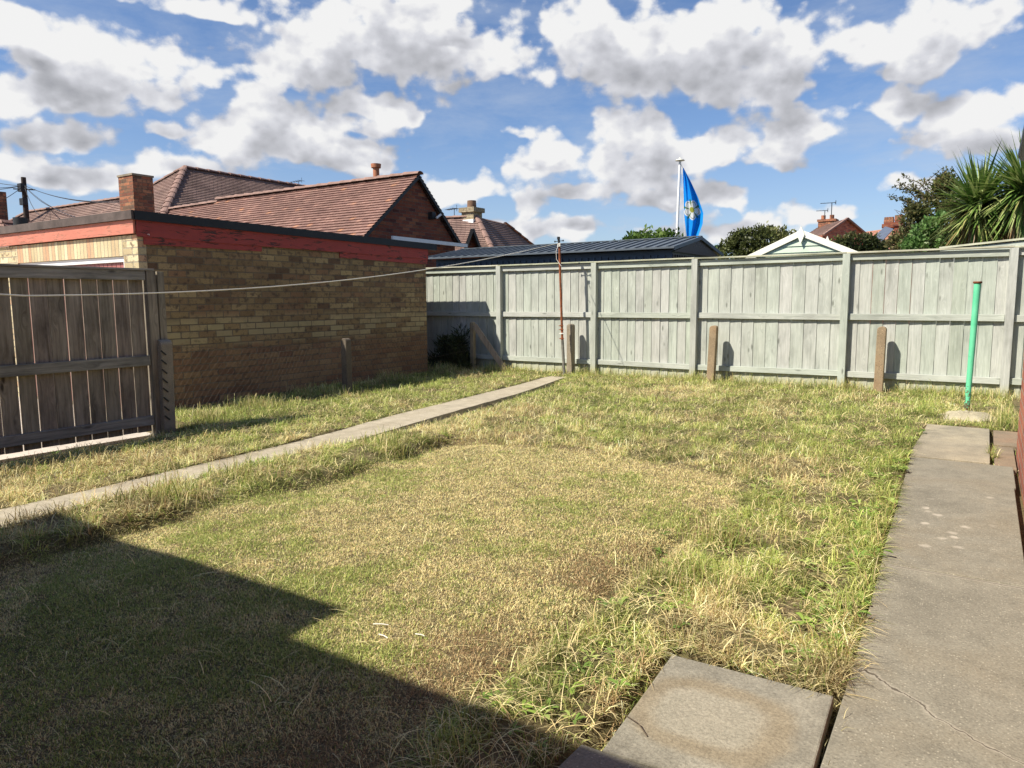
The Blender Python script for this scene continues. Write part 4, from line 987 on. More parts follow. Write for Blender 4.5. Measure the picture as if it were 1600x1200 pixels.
# ------------------------------------------------------------------ foliage
def leaves(name, blobs, n, size, cols, parent, mat=None, seed=1, shell=.55, aspect=.5, clump=1.0):
    r = np.random.default_rng(seed); P = []; B = []
    vol = np.array([b_[3] * b_[4] * b_[5] for b_ in blobs]) ** (2 / 3); vol = vol / vol.sum()
    for (cx, cy, cz, rx, ry, rz), fr_ in zip(blobs, vol):
        k = int(n * fr_) + 1; d = r.normal(size=(k, 3)); d /= np.linalg.norm(d, axis=1)[:, None]
        rr = (shell + (1 - shell) * r.random(k) ** .7) * (1 + .16 * (np.sin(d[:, 0] * 9 + cx * 7) * np.sin(d[:, 2] * 8 + cy * 3)) + r.normal(size=k) * .05)
        P.append(np.array([cx, cy, cz]) + d * rr[:, None] * np.array([rx, ry, rz])); B.append(d)
    P = np.concatenate(P); D = np.concatenate(B); n = len(P)
    # knock out holes by noise so the outline is uneven
    keep = fb(P[:, 0] * 3 + P[:, 1], P[:, 2] * 3 + P[:, 1] * 2, 1.2 / clump, seed + 50, 2) > .36
    P = P[keep]; D = D[keep]; n = len(P)
    ax = D * .7 + r.normal(size=(n, 3)) * .8 + np.array([0, 0, .35]); ax /= np.linalg.norm(ax, axis=1)[:, None]
    sd_ = np.cross(ax, r.normal(size=(n, 3))); sd_ /= np.linalg.norm(sd_, axis=1)[:, None]
    s_ = size * (.6 + .8 * r.random(n))[:, None]; nn = np.cross(ax, sd_)
    V = np.stack([P, P + ax * s_ * .5 + sd_ * s_ * aspect * .5 + nn * s_ * .08, P + ax * s_, P + ax * s_ * .5 - sd_ * s_ * aspect * .5 + nn * s_ * .08], 1).reshape(-1, 3)
    cols = np.array(cols); t_ = np.clip(fb(P[:, 0] + P[:, 1] * .7, P[:, 2] + P[:, 1] * .5, 2.2, seed + 60, 3) * 1.6 - .3 + r.normal(size=n) * .22, 0, .999) * (len(cols) - 1)
    i0 = t_.astype(int); f_ = (t_ - i0)[:, None]; col = cols[i0] * (1 - f_) + cols[np.minimum(i0 + 1, len(cols) - 1)] * f_
    col = np.repeat(np.clip(col * (.8 + .4 * r.random((n, 1))), 0, 1), 4, 0)
    return fast_mesh(name, V, np.arange(4 * n), np.arange(n) * 4, np.full(n, 4), col, mat or M_leaf, parent)
def bush(name, base, blobs, n, size, cols, label, cat, group=None, seed=1, trunk=.05, **kw):
    e = empty(name, (base[0], base[1], 0), label, cat, group)
    mb = MB()
    for b_ in blobs[:6]:
        mb.tube([(base[0], base[1], -.1), ((base[0] + b_[0]) / 2 + .1, (base[1] + b_[1]) / 2, b_[2] * .5), (b_[0], b_[1], b_[2])], [trunk, trunk * .7, trunk * .25], 7)
    mb.build('trunk', M_bark, e); leaves('foliage', blobs, n, size, cols, e, seed=seed, **kw); return e
def blobs_px(lst):
    out = []
    for (px, py, r, rp, rz) in lst:    # pixel centre, range, radius in px horizontally/vertically
        p = at(px, py, r); k = r / F * 1.0; out.append((p[0], p[1], p[2], rp * k, max(rp * k * .8, .3), rz * k))
    return out
GR = [(0.035, 0.07, 0.015), (0.07, 0.13, 0.025), (0.11, 0.18, 0.035), (0.16, 0.23, 0.05)]
OL = [(0.05, 0.06, 0.02), (0.09, 0.11, 0.03), (0.14, 0.155, 0.05), (0.19, 0.19, 0.07)]
DK = [(0.02, 0.03, 0.01), (0.045, 0.06, 0.02), (0.08, 0.09, 0.03)]
BR = [(0.06, 0.07, 0.025), (0.12, 0.13, 0.05), (0.18, 0.15, 0.06), (0.10, 0.14, 0.03)]
p = at(1012, 380, 17)
bush('bush', p, blobs_px([(1010, 392, 17, 44, 30), (985, 393, 17, 28, 20), (1040, 390, 17.2, 28, 28)]), 5000, .10, GR, 'rounded bright green bush top showing over the metal shed', 'bush', seed=3)
p = at(1180, 395, 17)
bush('bush', p, blobs_px([(1178, 385, 17, 38, 28), (1150, 394, 17, 30, 20), (1205, 382, 17.2, 34, 26), (1228, 372, 17.5, 14, 12), (1160, 378, 17, 22, 18)]), 9000, .075, OL, 'olive green bush between the metal shed and the summerhouse', 'bush', seed=4)
p = at(1340, 390, 18)
bush('bush', p, blobs_px([(1340, 388, 18, 30, 22), (1312, 392, 18, 18, 14), (1365, 392, 18, 16, 14)]), 4500, .08, DK + [(0.14, 0.13, 0.05)], 'dark bush between the summerhouse and the distant red roofs', 'bush', seed=5)
# tall twiggy shrub left of the palm
bush('shrub', at(1455, 380, 15), blobs_px([(1448, 355, 15, 34, 34), (1480, 320, 15, 32, 38), (1420, 380, 15, 28, 20), (1500, 350, 15, 28, 45), (1430, 330, 15, 12, 10), (1475, 290, 15, 14, 14)]), 11000, .07, BR, 'tall olive brown shrub with thin twigs left of the spiky palm', 'shrub', seed=6, shell=.3, trunk=.04)
# wispy branch tips with small leaves standing free of it
e = [o for o in C.objects if o.get('label', '').startswith('tall olive brown')][0]
mb = MB(); rr = np.random.default_rng(12)
tips = []
for k in range(46):
    q0 = at(rr.uniform(1425, 1500), rr.uniform(300, 350), 15); 
    d = np.array([rr.normal() * .35 - .15, 0.05, rr.uniform(.3, .8)]) * .6
    mb.tube([q0, q0 + d * .5 + (0, 0, .03), q0 + d + (-.05, 0, 0)], [.008, .006, .003], 4, False)
    for t_ in np.linspace(.3, 1, 8): tips.append(q0 + d * t_)
for px, py in [(1408, 322), (1418, 316), (1400, 330), (1412, 345), (1432, 318), (1404, 342)]:
    q1 = at(px, py, 15); q0 = at(1445, 365, 15); mb.tube([q0, (q0 + q1) / 2 + (0, 0, -.04), q1], [.012, .008, .003], 4, False)
    for t_ in np.linspace(.5, 1, 12): tips.append(q0 + (q1 - q0) * t_ + rr.normal(size=3) * .02)
mb.build('twig', M_bark, e)
leaves('sprig_leaves', [(t_[0], t_[1], t_[2], .035, .035, .035) for t_ in tips], 2600, .05, BR, e, seed=13, shell=.1)
bush('shrub', at(1470, 380, 14.2), blobs_px([(1462, 372, 14.2, 32, 26), (1440, 385, 14.2, 24, 14), (1475, 352, 14.2, 14, 16), (1490, 385, 14.2, 16, 14)]), 7000, .075, [(0.06, 0.13, 0.03), (0.10, 0.20, 0.05), (0.16, 0.28, 0.08), (0.30, 0.36, 0.18)], 'bright green leafy shrub just above the fence below the twiggy one', 'shrub', seed=7)
bush('shrub', at(1610, 520, 12.0), blobs_px([(1625, 500, 12.0, 26, 90), (1620, 400, 12.0, 20, 24)]), 3000, .09, GR, 'green shrub glimpsed at the right edge beyond the last fence post', 'shrub', seed=8)
# dark undergrowth behind the garage corner
bb = []
for (px, py, rx_, rz_) in [(686, 572, 24, 20), (706, 560, 22, 30), (722, 540, 12, 34), (728, 570, 10, 20), (700, 540, 16, 14)]:
    p = oy(px, py, 10.25); bb.append((p[0], p[1] - .03, p[2], rx_ * .0098, .17, rz_ * .0098))
bush('shrub', (bb[0][0], 10.25), bb, 4200, .15, [(0.015, 0.03, 0.01), (0.035, 0.055, 0.018), (0.08, 0.10, 0.03)], 'dark overgrown shrub in shade between garage corner and back fence', 'shrub', seed=9, trunk=.008, aspect=.10, shell=.05)

# spiky palms (cabbage palms)
def palm(center, trunk_base, R, n, label, seed, skirt=60, dens=1.0):
    e = empty('palm_tree', (trunk_base[0], trunk_base[1], 0), label, 'palm tree', 'spiky cabbage palms behind the right end of the fence')
    c = np.array(center); mb = MB(); mb.tube([(trunk_base[0], trunk_base[1], -.1), (c[0] + .03, c[1], c[2] * .6), tuple(c)], [.12, .09, .07], 10); mb.build('trunk', M_bark, e)
    r = np.random.default_rng(seed)
    def blades_(nm, n, zl, zh, L, droop, w, cols, curl=1.0):
        V = []; Fc = []; Cc = []; st = []; tot = []; k = 0; seg = 7
        for i in range(n):
            z = r.uniform(zl, zh); a = r.uniform(0, 2 * pi); h = sqrt(max(0, 1 - z * z)); d = np.array([h * cos(a), h * sin(a), z])
            l = L * r.uniform(.75, 1.1); sdv = np.cross(d, (0, 0, 1)); sdv = sdv / (np.linalg.norm(sdv) + 1e-6)
            cl = cols[r.integers(len(cols))] * r.uniform(.75, 1.25); dr = droop * r.uniform(.3, 1.3) * (1 - .6 * max(z, 0))
            p = c.copy() + r.normal(size=3) * .03 + (0, 0, r.uniform(-.08, .08)); prev = p; dirc = d.copy()
            for j in range(seg + 1):
                t_ = j / seg; ww = w * (.55 + .9 * t_ if t_ < .4 else (1 - t_) * 1.52 + .02) * r.uniform(.95, 1.05)
                V += [p - sdv * ww, p + sdv * ww]; cj = cl * (1.0 if t_ < .8 else .9); Cc += [cj, cj]
                dirc = dirc + np.array([0, 0, -dr / seg * (1 + t_ * curl)]); dirc /= np.linalg.norm(dirc); p = p + dirc * l / seg
            for j in range(seg):
                b0 = k + 2 * j; Fc += [b0, b0 + 1, b0 + 3, b0 + 2]
            k += 2 * (seg + 1)
        nf = len(Fc) // 4
        fast_mesh(nm, V, Fc, np.arange(nf) * 4, np.full(nf, 4), np.array(Cc), M_spear, e)
    g = [np.array(x) for x in ((0.08, 0.15, 0.03), (0.14, 0.23, 0.05), (0.22, 0.31, 0.08), (0.33, 0.38, 0.14))]
    blades_('leaf_crown', int(n * dens), -.92, .97, R * .92, .30, .024, g)
    yb = [np.array(x) for x in ((0.35, 0.32, 0.12), (0.30, 0.30, 0.10), (0.18, 0.2, 0.06))]
    blades_('ageing_leaves', skirt, -.8, -.2, R * .88, .45, .019, yb)
    dbn = [np.array(x) for x in ((0.30, 0.19, 0.09), (0.22, 0.13, 0.06), (0.36, 0.26, 0.14))]
    blades_('dead_leaves', skirt, -.95, -.5, R * .9, 1.6, .016, dbn)
c_ = at(1531, 322, 12.8); palm(c_, (c_[0], c_[1]), 0.92, 540, 'spiky green palm head with a skirt of dead leaves, the left of two', 21, 90)
c_ = at(1602, 298, 12.6); palm(c_, (c_[0] + .05, c_[1] + .05), 0.95, 540, 'spiky green palm head cut off by the right edge', 22, 110)
c_ = at(1578, 338, 13.6); palm(c_, (c_[0], c_[1]), 0.85, 260, 'smaller spiky palm head tucked behind and between the two larger ones', 23, 60)

# ------------------------------------------------------------------ far houses on the right
# brick gable house with chimney + aerials
d_ = 42.0
hr = empty('house', at(1322, 380, d_) * (1, 1, 0), 'distant red brick house with a bright gable and chimney above the summerhouse', 'house')
gp = at(1322.5, 341.5, d_); gl_ = at(1285, 369, d_ - 2.2); gr_ = at(1360, 371, d_ + 1.6); gl_ [2] = gr_[2] = (gl_[2] + gr_[2]) / 2
back = at(1278, 353.5, 46.5) - gp; back[2] = 0
mb = MB(); mb.prism([(gl_[0], gl_[1], -.2), (gr_[0], gr_[1], -.2), tuple(gr_), tuple(gp - (0, 0, .05)), tuple(gl_)], back); mb.build('wall', M_redl, hr)
mb = MB(); ex = -back / np.linalg.norm(back) * .15; tiled(mb, gl_ + back, gl_ + ex, gp + back, gp + ex, .25, .03); tiled(mb, gr_ + ex, gr_ + back, gp + ex, gp + back, .25, .03); mb.build('roof', M_tile_d, hr)
mb = MB(); mb.beam(gl_ + ex * 1.1, gp + ex * 1.1, .10, .08); mb.beam(gr_ + ex * 1.1, gp + ex * 1.1, .10, .08); mb.build('verge', M_ridge, hr)
cq = at(1294, 339, d_ + 3.5); mb = MB(); mb.box((cq[0] - .45, cq[1] - .4, gl_[2]), (cq[0] + .45, cq[1] + .4, cq[2] - .15)); mb.box((cq[0] - .50, cq[1] - .45, cq[2] - .27), (cq[0] + .50, cq[1] + .45, cq[2] - .15)); co = mb.build('chimney', M_chim, hr)
for dx in (-.25, .2):
    mb = MB(); mb.tube([cq + (dx, 0, -.15), cq + (dx, 0, .1)], .12, 8); mb.build('chimney_pot', M_terra, co)
aerial(cq + (.2, -.2, -.2), .95, hr, (-1, -.1, 0), .8, 5, 0, False, .022); aerial(cq + (-.15, -.2, -.2), .55, hr, (-1, -.1, 0), .6, 4, 0, False, .02)
# terrace with chimneys, solar panels
d_ = 46.0
ht = empty('house', at(1400, 380, d_) * (1, 1, 0), 'distant house with clustered chimney pots and solar panels on its roof', 'house')
q0 = at(1352, 362, d_); q1 = at(1425, 352, d_ - 3); lo0 = at(1350, 392, d_ - 4); lo1 = at(1440, 392, d_ - 7)
mb = MB(); tiled(mb, lo0, lo1, q0, q1, .3, .03); mb.build('roof', tile_mat('distant_orange_tiles', [(0, (0.42, 0.2, 0.14)), (1, (0.5, 0.27, 0.19))]), ht)
mb = MB(); mb.prism([(lo0[0], lo0[1] + .3, -.2), (lo1[0], lo1[1] + .3, -.2), (q1[0], q1[1], -.2), (q0[0], q0[1], -.2)], (0, 0, lo0[2] + .1)); mb.build('wall', M_redl, ht)
sa, sb, sc_, sd2 = at(1366, 374, d_ - 4.2), at(1379, 381, d_ - 5.2), at(1397, 362, d_ - 4.0), at(1384, 358, d_ - 3.2)
up_ = np.array([0, -.3, .12])
mb = MB(); mb.prism([sa + up_, sb + up_, sc_ + up_, sd2 + up_], (0, .02, -.05)); mb.build('solar_panel', simple('solar_glass', (0.12, 0.14, 0.18), 0.25, 0.1, 2, spec=.6), ht)
for (x0_, x1_, yt_, rr_) in ((1382, 1396, 348, 44), (1399, 1411, 345, 43)):
    a_ = at(x0_, yt_, rr_); b2 = at(x1_, yt_, rr_); mb = MB(); mb.box((a_[0], a_[1] - .3, q1[2] - 1.2), (b2[0], a_[1] + .4, a_[2])); mb.box((a_[0] - .08, a_[1] - .38, a_[2] - .3), (b2[0] + .08, a_[1] + .48, a_[2] - .1)); co = mb.build('chimney', M_red, ht)
    for k in range(3):
        mb = MB(); xx = a_[0] + (b2[0] - a_[0]) * (k + .5) / 3; mb.tube([(xx, a_[1], a_[2]), (xx, a_[1], a_[2] + .28)], [.11, .09], 8); mb.build('chimney_pot', M_chim, co)
# pinkish brick outbuilding below the palm
a_ = at(1476, 366, 14.6); b2 = at(1545, 362, 14.6)
mb = MB(); hb2 = empty('outbuilding', (a_[0], a_[1], 0), 'pinkish brick building with tiled roof low behind the palm leaves', 'outbuilding')
tiled(mb, (a_[0] - .2, a_[1] - .7, a_[2] - .45), (b2[0] + 1.2, b2[1] - .7, a_[2] - .45), (a_[0] + .2, a_[1] + .3, a_[2] + .05), (b2[0] + 1.2, b2[1] + .3, a_[2] + .05), .09); mb.build('roof', tile_mat('pinkish_tiles', [(0, (0.46, 0.24, 0.19)), (1, (0.56, 0.33, 0.26))]), hb2)
mb = MB(); mb.box((a_[0] - .1, a_[1] - .6, -.1), (b2[0] + 1.1, b2[1] + .6, a_[2] - .46)); mb.build('wall', M_redl, hb2)
# hedge line far away filling the horizon gaps
bush('bush', at(1245, 395, 24), blobs_px([(1260, 392, 26, 50, 14), (1130, 398, 26, 40, 12), (860, 398, 30, 60, 10), (960, 398, 30, 50, 10)]), 5000, .12, GR, 'distant low hedge just behind the shed and fence', 'hedge', seed=15)

# ------------------------------------------------------------------ clothes pole (rusty) with line
PY = 10.15
pb = oy(882.5, 588, PY); ptp = oy(874, 384, PY); pm = oy(878.6, 531, PY)
cpz = empty('clothes_pole', (pb[0], PY, 0), 'thin rusty clothes pole with a hooked top in front of the back fence', 'clothes pole')
mb = MB(); mb.tube([pb + (0, 0, -.1), pm], .023, 12); mb.build('sleeve', M_galv, cpz)
mb = MB(); mb.tube([pm, ptp], .019, 12); mb.build('tube', M_rust, cpz)
tpp = oy(872.7, 372, PY)
mb = MB(); mb.tube([ptp, tpp], [.016, .02], 10); mb.tube([tpp - (0,0,.02), tpp + (0,0,.02)], .024, 10)
h1 = oy(867, 377.5, PY); h2 = oy(880, 376, PY); mb.tube([h1, h2], .006, 6)
mb.tube([h1 - (0,0,.012), h1 + (0,0,.012)], .012, 6); mb.tube([h2 - (0,0,.012), h2 + (0,0,.012)], .012, 6)
mb.build('hook_head', M_dark, cpz)
mb = MB(); k0 = oy(873.5, 381, PY - .03); 
for t_ in range(5): mb.tube([k0 + (-.03, 0, -.01 * t_), k0 + (.03, -.01, .01 - .012 * t_)], .005, 5)
mb.tube([k0, oy(869, 392, PY - .03), oy(869.5, 405, PY - .03), oy(877, 416, PY - .03)], .004, 5, False)
mb.build('knotted_cord', M_string, cpz)
for py in (509, 515, 521, 529):
    q_ = oy(877.3 + (py - 509) * .05, py, PY); mb = MB(); mb.tube([q_ - (0, 0, .010), q_ + (0, 0, .010)], .028, 12); mb.tube([q_ + (-.04, -.02, 0), q_ + (.045, -.02, 0)], .006, 6)
    mb.build('clamp', M_string if py == 521 else M_rust, cpz)
# washing line
ctrl = [((872.5, 380), None)]
pts = []
for t_ in np.linspace(0, 1, 60):
    y = PY + (-0.6 - PY) * t_; x = tpp[0] + (-4.75 - tpp[0]) * t_
    pts.append([x, y, 0])
pxs = [(872.5, 380), (800, 396), (665, 421.5), (560, 435.5), (400, 449.5), (200, 458.5), (0, 463)]
zy = []
for px, py in pxs:   # intersect pixel ray with the line's vertical plane
    dr = ray(px, py); ax_, ay_ = tpp[0], PY; bx_, by_ = -4.75, -0.6
    A2 = np.array([[dr[0], ax_ - bx_], [dr[1], ay_ - by_]]); s1_, s2_ = np.linalg.solve(A2, np.array([ax_, ay_]))
    zy.append((s2_, H + dr[2] * s1_))
zy = np.array(sorted(zy)); cf = np.polyfit(zy[:, 0], zy[:, 1], 3)
mb = MB(); P_ = []
for i, t_ in enumerate(np.linspace(0, 1, 60)):
    z = np.polyval(cf, t_) if t_ < zy[-1, 0] else np.polyval(cf, zy[-1, 0]) + (t_ - zy[-1, 0]) * 3.2
    if i == 0: z = zy[0, 1]
    P_.append((pts[i][0], pts[i][1], float(z)))
mb.tube(P_, .0052, 6, False)
tag(mb.build('washing_line', M_line), 'slack cream washing line running from the rusty pole to the left edge', 'washing line')

# green pole with concrete footing
gb = gr(1510, 643, .02); gt = oy(1527.5, 443, gb[1]); 
gp_ = empty('clothes_pole', (gb[0], gb[1], 0), 'thick chipped green metal pole standing at the end of the right path', 'clothes pole')
mb = MB(); mb.tube([gb + (0, 0, -.1), gt], [.026, .033], 16); mb.build('tube', M_green, gp_)
mb = MB(); mb.tube([gt, gt + (0, 0, .006), gt + (0, 0, .022)], [.034, .043, .040], 16); mb.build('cap', M_rust, gp_)
r = np.random.default_rng(5); V = []; nr, na = 7, 28; cx_, cy_ = gr(1512, 655, 0)[:2]
for i in range(nr):
    for j in range(na):
        a_ = 2 * pi * j / na; rad_ = .27 * i / (nr - 1) * (1 + .22 * sin(2 * a_ + 1) + .12 * sin(5 * a_) + r.normal() * .05); V.append((cx_ + rad_ * 1.05 * cos(a_), cy_ + rad_ * 1.5 * sin(a_), .095 * (1 - (i / (nr - 1)) ** 2.2) - .02 + r.normal() * .007))
Fc = [(i*na+j, i*na+(j+1) % na, (i+1)*na+(j+1) % na, (i+1)*na+j) for i in range(nr - 1) for j in range(na)]
mb = MB(); mb.add(V, Fc, .5, True); tag(mb.build('concrete_footing', concrete('crumbly_concrete', (0.42, 0.37, 0.25), (0.30, 0.26, 0.14), 1.0)), 'low crumbling concrete lump at the foot of the green pole', 'footing')

# ------------------------------------------------------------------ own house (behind the camera) and its brick wing at the right edge
hw_ = empty('house', (0.28, 7.0, 0), 'red brick house whose wall end and gutter show at the right edge', 'house')
mb = MB(); mb.box((0.262, -.55, -.3), (3.4, 6.95, 2.3)); mb.build('wing_wall', M_redl, hw_)
mb = MB(); mb.prism([(0.16, -.8, 2.34), (0.16, 7.10, 2.34), (1.85, 7.10, 3.2), (1.85, -.8, 3.2)], (0, 0, .05)); mb.prism([(3.55, -.8, 2.34), (3.55, 7.10, 2.34), (1.85, 7.10, 3.2), (1.85, -.8, 3.2)], (0, 0, .05)); mb.build('wing_roof', M_tile, hw_)
gq = oy(1594.5, 252, 7.0)
mb = MB(); gxx = gq[0] + .035; gzz = gq[2] + .055
mb.tube([(gxx, 7.03, gzz), (gxx, -.6, gzz + .02)], .055, 14); mb.build('gutter', M_black, hw_)
E0 = 1.5 - .0
k_ = 1.0 / 1.3
ysh1, ysh2 = 1.965, 1.655; ze_ = 2.45
dyy = (ze_ + .02) * k_; dxx = dyy * .65
yE1 = ysh1 - dyy; yE2 = ysh2 - dyy; xL = -4.30 - dxx; xM = -2.08 - dxx
mb = MB(); mb.box((xL + .35, -6.5, -.3), (xM - .02, yE1 - .40, ze_ - .02)); mb.box((xM - .02, -6.5, -.3), (.261, yE2 - .40, ze_ - .02)); mb.build('wall', M_redl, hw_)
mb = MB()
mb.prism([(xL, yE1, ze_), (xM, yE1, ze_), (xM, yE2, ze_), (.8, yE2, ze_), (.8, -7, ze_), (xL, -7, ze_)], (0, 0, .03)); mb.build('soffit', M_white, hw_)
mb = MB(); tiled(mb, (xL, yE2, ze_ + .03), (.8, yE2, ze_ + .03), (xL + 2.6, yE2 - 2.6, ze_ + 1.5), (-1.8, yE2 - 2.6, ze_ + 1.5), .2)
tiled(mb, (xL, -6.8, ze_ + .03), (xL, yE2, ze_ + .03), (xL + 2.6, -4.2, ze_ + 1.5), (xL + 2.6, yE2 - 2.6, ze_ + 1.5), .2)
tiled(mb, (.8, yE2, ze_ + .03), (.8, -6.8, ze_ + .03), (-1.8, yE2 - 2.6, ze_ + 1.5), (-1.8, -4.2, ze_ + 1.5), .2); tiled(mb, (.8, -6.8, ze_ + .03), (xL, -6.8, ze_ + .03), (-1.8, -4.2, ze_ + 1.5), (xL + 2.6, -4.2, ze_ + 1.5), .2)
mb.build('roof', M_tile, hw_)
mb = MB(); mb.box((-3.9, yE2 - .42, .9), (-2.7, yE2 - .398, 2.1)); mb.build('window', M_wins, hw_)
mb = MB(); mb.box((-1.5, yE2 - .42, .0), (-.6, yE2 - .398, 2.1)); mb.build('door', M_white, hw_)

# ------------------------------------------------------------------ grass (numpy blades, one mesh per kind)
STR = np.array([(0.82, 0.68, 0.34), (0.90, 0.77, 0.42), (0.70, 0.55, 0.26), (0.84, 0.72, 0.38), (0.74, 0.65, 0.30)])
BRN = np.array([(0.44, 0.30, 0.15), (0.34, 0.23, 0.11), (0.50, 0.36, 0.19)])
GRN = np.array([(0.31, 0.36, 0.09), (0.40, 0.44, 0.12), (0.20, 0.26, 0.06), (0.54, 0.56, 0.18), (0.40, 0.40, 0.13), (0.26, 0.35, 0.07)])
def blocked(x, y):
    pth = (x < pathn(y) - .02 + .05 * (y > 4.2) * (fb(x * 0, y, 3, 44, 2) > .42)) & (x > pathf(y) + .03) & (y < 9.9) & (y > -1)
    rp = (x > rpe(y) + .012) & (x < .34) & (y < 7.98)
    joint = rp & ((np.abs(y - 6.29) < .02) | (np.abs(y - 7.04) < .03) | ((np.abs(x - .10) < .035) & (y > 6.3) & (y < 7.3)))
    rp = rp & ~joint
    sl = (x > -.835) & (x < -.315) & (y < 2.315) & (y > 1.71); sl2 = (x > -.9) & (x < -.31) & (y < 1.68)
    dr = ((x < -6.72) & (y < 4.0)) | ((x < -7.9) & (y < 4.68)); gar = (x < XS) & (y < Y1)
    foot = ((x - cx_) / .20) ** 2 + ((y - cy_ + .03) / .26) ** 2 < .55 + .9 * fb(x, y, 7, 66, 3)
    wall = (x > .30) & (y < 7.0)
    return pth | rp | sl | sl2 | dr | gar | foot | wall
def blades(name, x, y, h, w, col, lean, label, cat=None, seg=2, seed=0, zoff=0.0):
    r = np.random.default_rng(seed); n = len(x)
    a = r.uniform(0, 2 * pi, n); ld = np.stack([np.cos(a), np.sin(a), np.zeros(n)], 1)
    b_ = a + pi / 2 + r.normal(size=n) * .7; sdv = np.stack([np.cos(b_), np.sin(b_), np.zeros(n)], 1)
    base = np.stack([x, y, gh(x, y) + zoff - .004], 1); nvb = 2 * seg + 1
    V = np.zeros((n, nvb, 3), np.float32)
    L1 = np.clip(lean, 0, 1.5)
    for j in range(seg + 1):
        t_ = j / seg; up_ = np.sin(np.minimum(1.0, 1) * t_ * pi / 2 * 1.0) * np.cos(L1 * .9 * t_); 
        p = base + np.array([0, 0, 1]) * (h * up_ * np.maximum(.12, np.cos(L1)))[:, None] + ld * (h * np.sin(L1) * (t_ ** 1.4))[:, None]
        if j < seg:
            ww = (w * (1 - .55 * t_))[:, None]; V[:, 2 * j] = p - sdv * ww; V[:, 2 * j + 1] = p + sdv * ww
        else: V[:, 2 * seg] = p
    off = (np.arange(n) * nvb)[:, None]
    F4 = np.concatenate([off + np.array([[2*j, 2*j+1, 2*j+3, 2*j+2]]) for j in range(seg - 1)], 1).reshape(-1, 4) if seg > 1 else np.zeros((0, 4), int)
    F3 = (off + np.array([[2*(seg-1), 2*(seg-1)+1, 2*seg]])).reshape(-1, 3)
    flat = np.concatenate([F4.ravel(), F3.ravel()])
    ls = np.concatenate([np.arange(len(F4)) * 4, len(F4) * 4 + np.arange(len(F3)) * 3]); lt = np.concatenate([np.full(len(F4), 4), np.full(len(F3), 3)])
    o = fast_mesh(name, V.reshape(-1, 3), flat, ls, lt, np.repeat(col, nvb, 0), M_blade)
    return tag(o, label, cat, None, 'stuff')
def pick(pal, n, r, lo=.62): return np.minimum(pal[r.integers(len(pal), size=n)] * r.uniform(lo, 1.2, (n, 1)), .93)
def dens_pts(n, x0, x1, y0, y1, r, power=1.0):
    """more blades near the viewer: y distributed with density ~ 1/(d^power)"""
    x = r.uniform(x0, x1, n); y = r.uniform(y0, y1, n); d = np.hypot(x, y)
    k = r.random(n) < np.clip((3.0 / np.maximum(d, 1.0)) ** power, .0, 1.0)
    return x[k], y[k]
def greenness(x, y):
    return fb(x, y, .8, 70, 4) * .75 + .125 + .55 * (fb(x, y, 3.6, 75, 3) - .5) + .45 * (fb(x, y, 12, 78, 3) - .5)
# mown lawn
r = np.random.default_rng(31)
x, y = dens_pts(1150000, -4.05, -1.0, .2, 5.35, r, .7)
k = (r.random(len(x)) < lawn_mask(x, y)) & ~blocked(x, y); k &= r.random(len(x)) < .55 + 1.2 * sst(.25, .6, fb(x, y, 16, 67, 2)); x = x[k]; y = y[k]; n = len(x)
g = greenness(x, y) + .05 * sst(-1.9, -3.3, x) - .13 * sst(4.3, 5.0, y) - .16 * sst(-2.0, -1.35, x) - .10 * np.exp(-((x + 3.7) / .15) ** 2) + .03 - .08 * sst(.5, .62, fb(x, y, 1.9, 88, 3)) * sst(2.4, 1.8, y)  # less green patches in the house shadow, the shade's warmth put into colour
isg = r.random(n) < sst(.36, .72, g) * .62 + .08
col = np.where(isg[:, None], pick(GRN, n, r, .8), pick(STR, n, r, .8)) * 1.06
col = col * (.92 + .26 * fb(x, y, 6, 99, 4))[:, None]
brn = (r.random(n) < .08) & ~isg | (r.random(n) < .80 * sst(-1.85, -1.4, x) * sst(4.1, 3.6, y) * sst(.34, .60, fb(x, y, 2.2, 81, 3)))
col = np.where(brn[:, None], pick(BRN, n, r) * 1.15, col)
h = r.uniform(.008, .024, n) * (1 + .7 * isg * fb(x, y, 3, 83, 2)); w = r.uniform(.0007, .0013, n) * (1 + np.hypot(x, y) * .11)
blades('mown_grass', x, y, h, w, col, r.uniform(.5, 1.45, n), 'short mown lawn of green and straw coloured grass', 'grass', 2, 1)
# rough grass everywhere else in the garden
r = np.random.default_rng(32)
x, y = dens_pts(1700000, -7.9, .30, .2, 10.53, r, .85)
k = (r.random(len(x)) > lawn_mask(x, y)) & ~blocked(x, y) & ~((x < -6.66) & (y < 4.0)); cl_ = fb(x, y, 9, 68, 3); k &= r.random(len(x)) < .12 + 1.4 * sst(.34, .6, cl_); x = x[k]; y = y[k]; n = len(x)
g = greenness(x, y) + .04 + .22 * np.exp(-((x + 1.12) / .13) ** 2) * (y > 1.7) * (y < 4.4) - .05 * (x > -1.0) * (y < 3.4) - .09 * ((x > pathn(y)) & (x < -3.9) & (y < 5.4))
g = g + .16 * np.exp(-((x - rpe(y) + .18) / .22) ** 2) * (y > 2.4) + .12 * sst(9.6, 10.4, y) - .08 * (x < pathf(y)) * sst(-6.4, -5.9, x)
g = g - .20 * np.exp(-((x + 1.0) / .5) ** 2 - ((y - 2.2) / .6) ** 2) + .10 * np.exp(-((x + 1.05) / .18) ** 2) * (y > 2.0) * (y < 4.2)
g = g + .05 * (y > 7) * (fb(x, y, 1.3, 90, 2) - .5) * 3
isg = r.random(n) < sst(.28, .60, g) * .82 + .12
col = np.where(isg[:, None], pick(GRN, n, r), pick(STR, n, r))
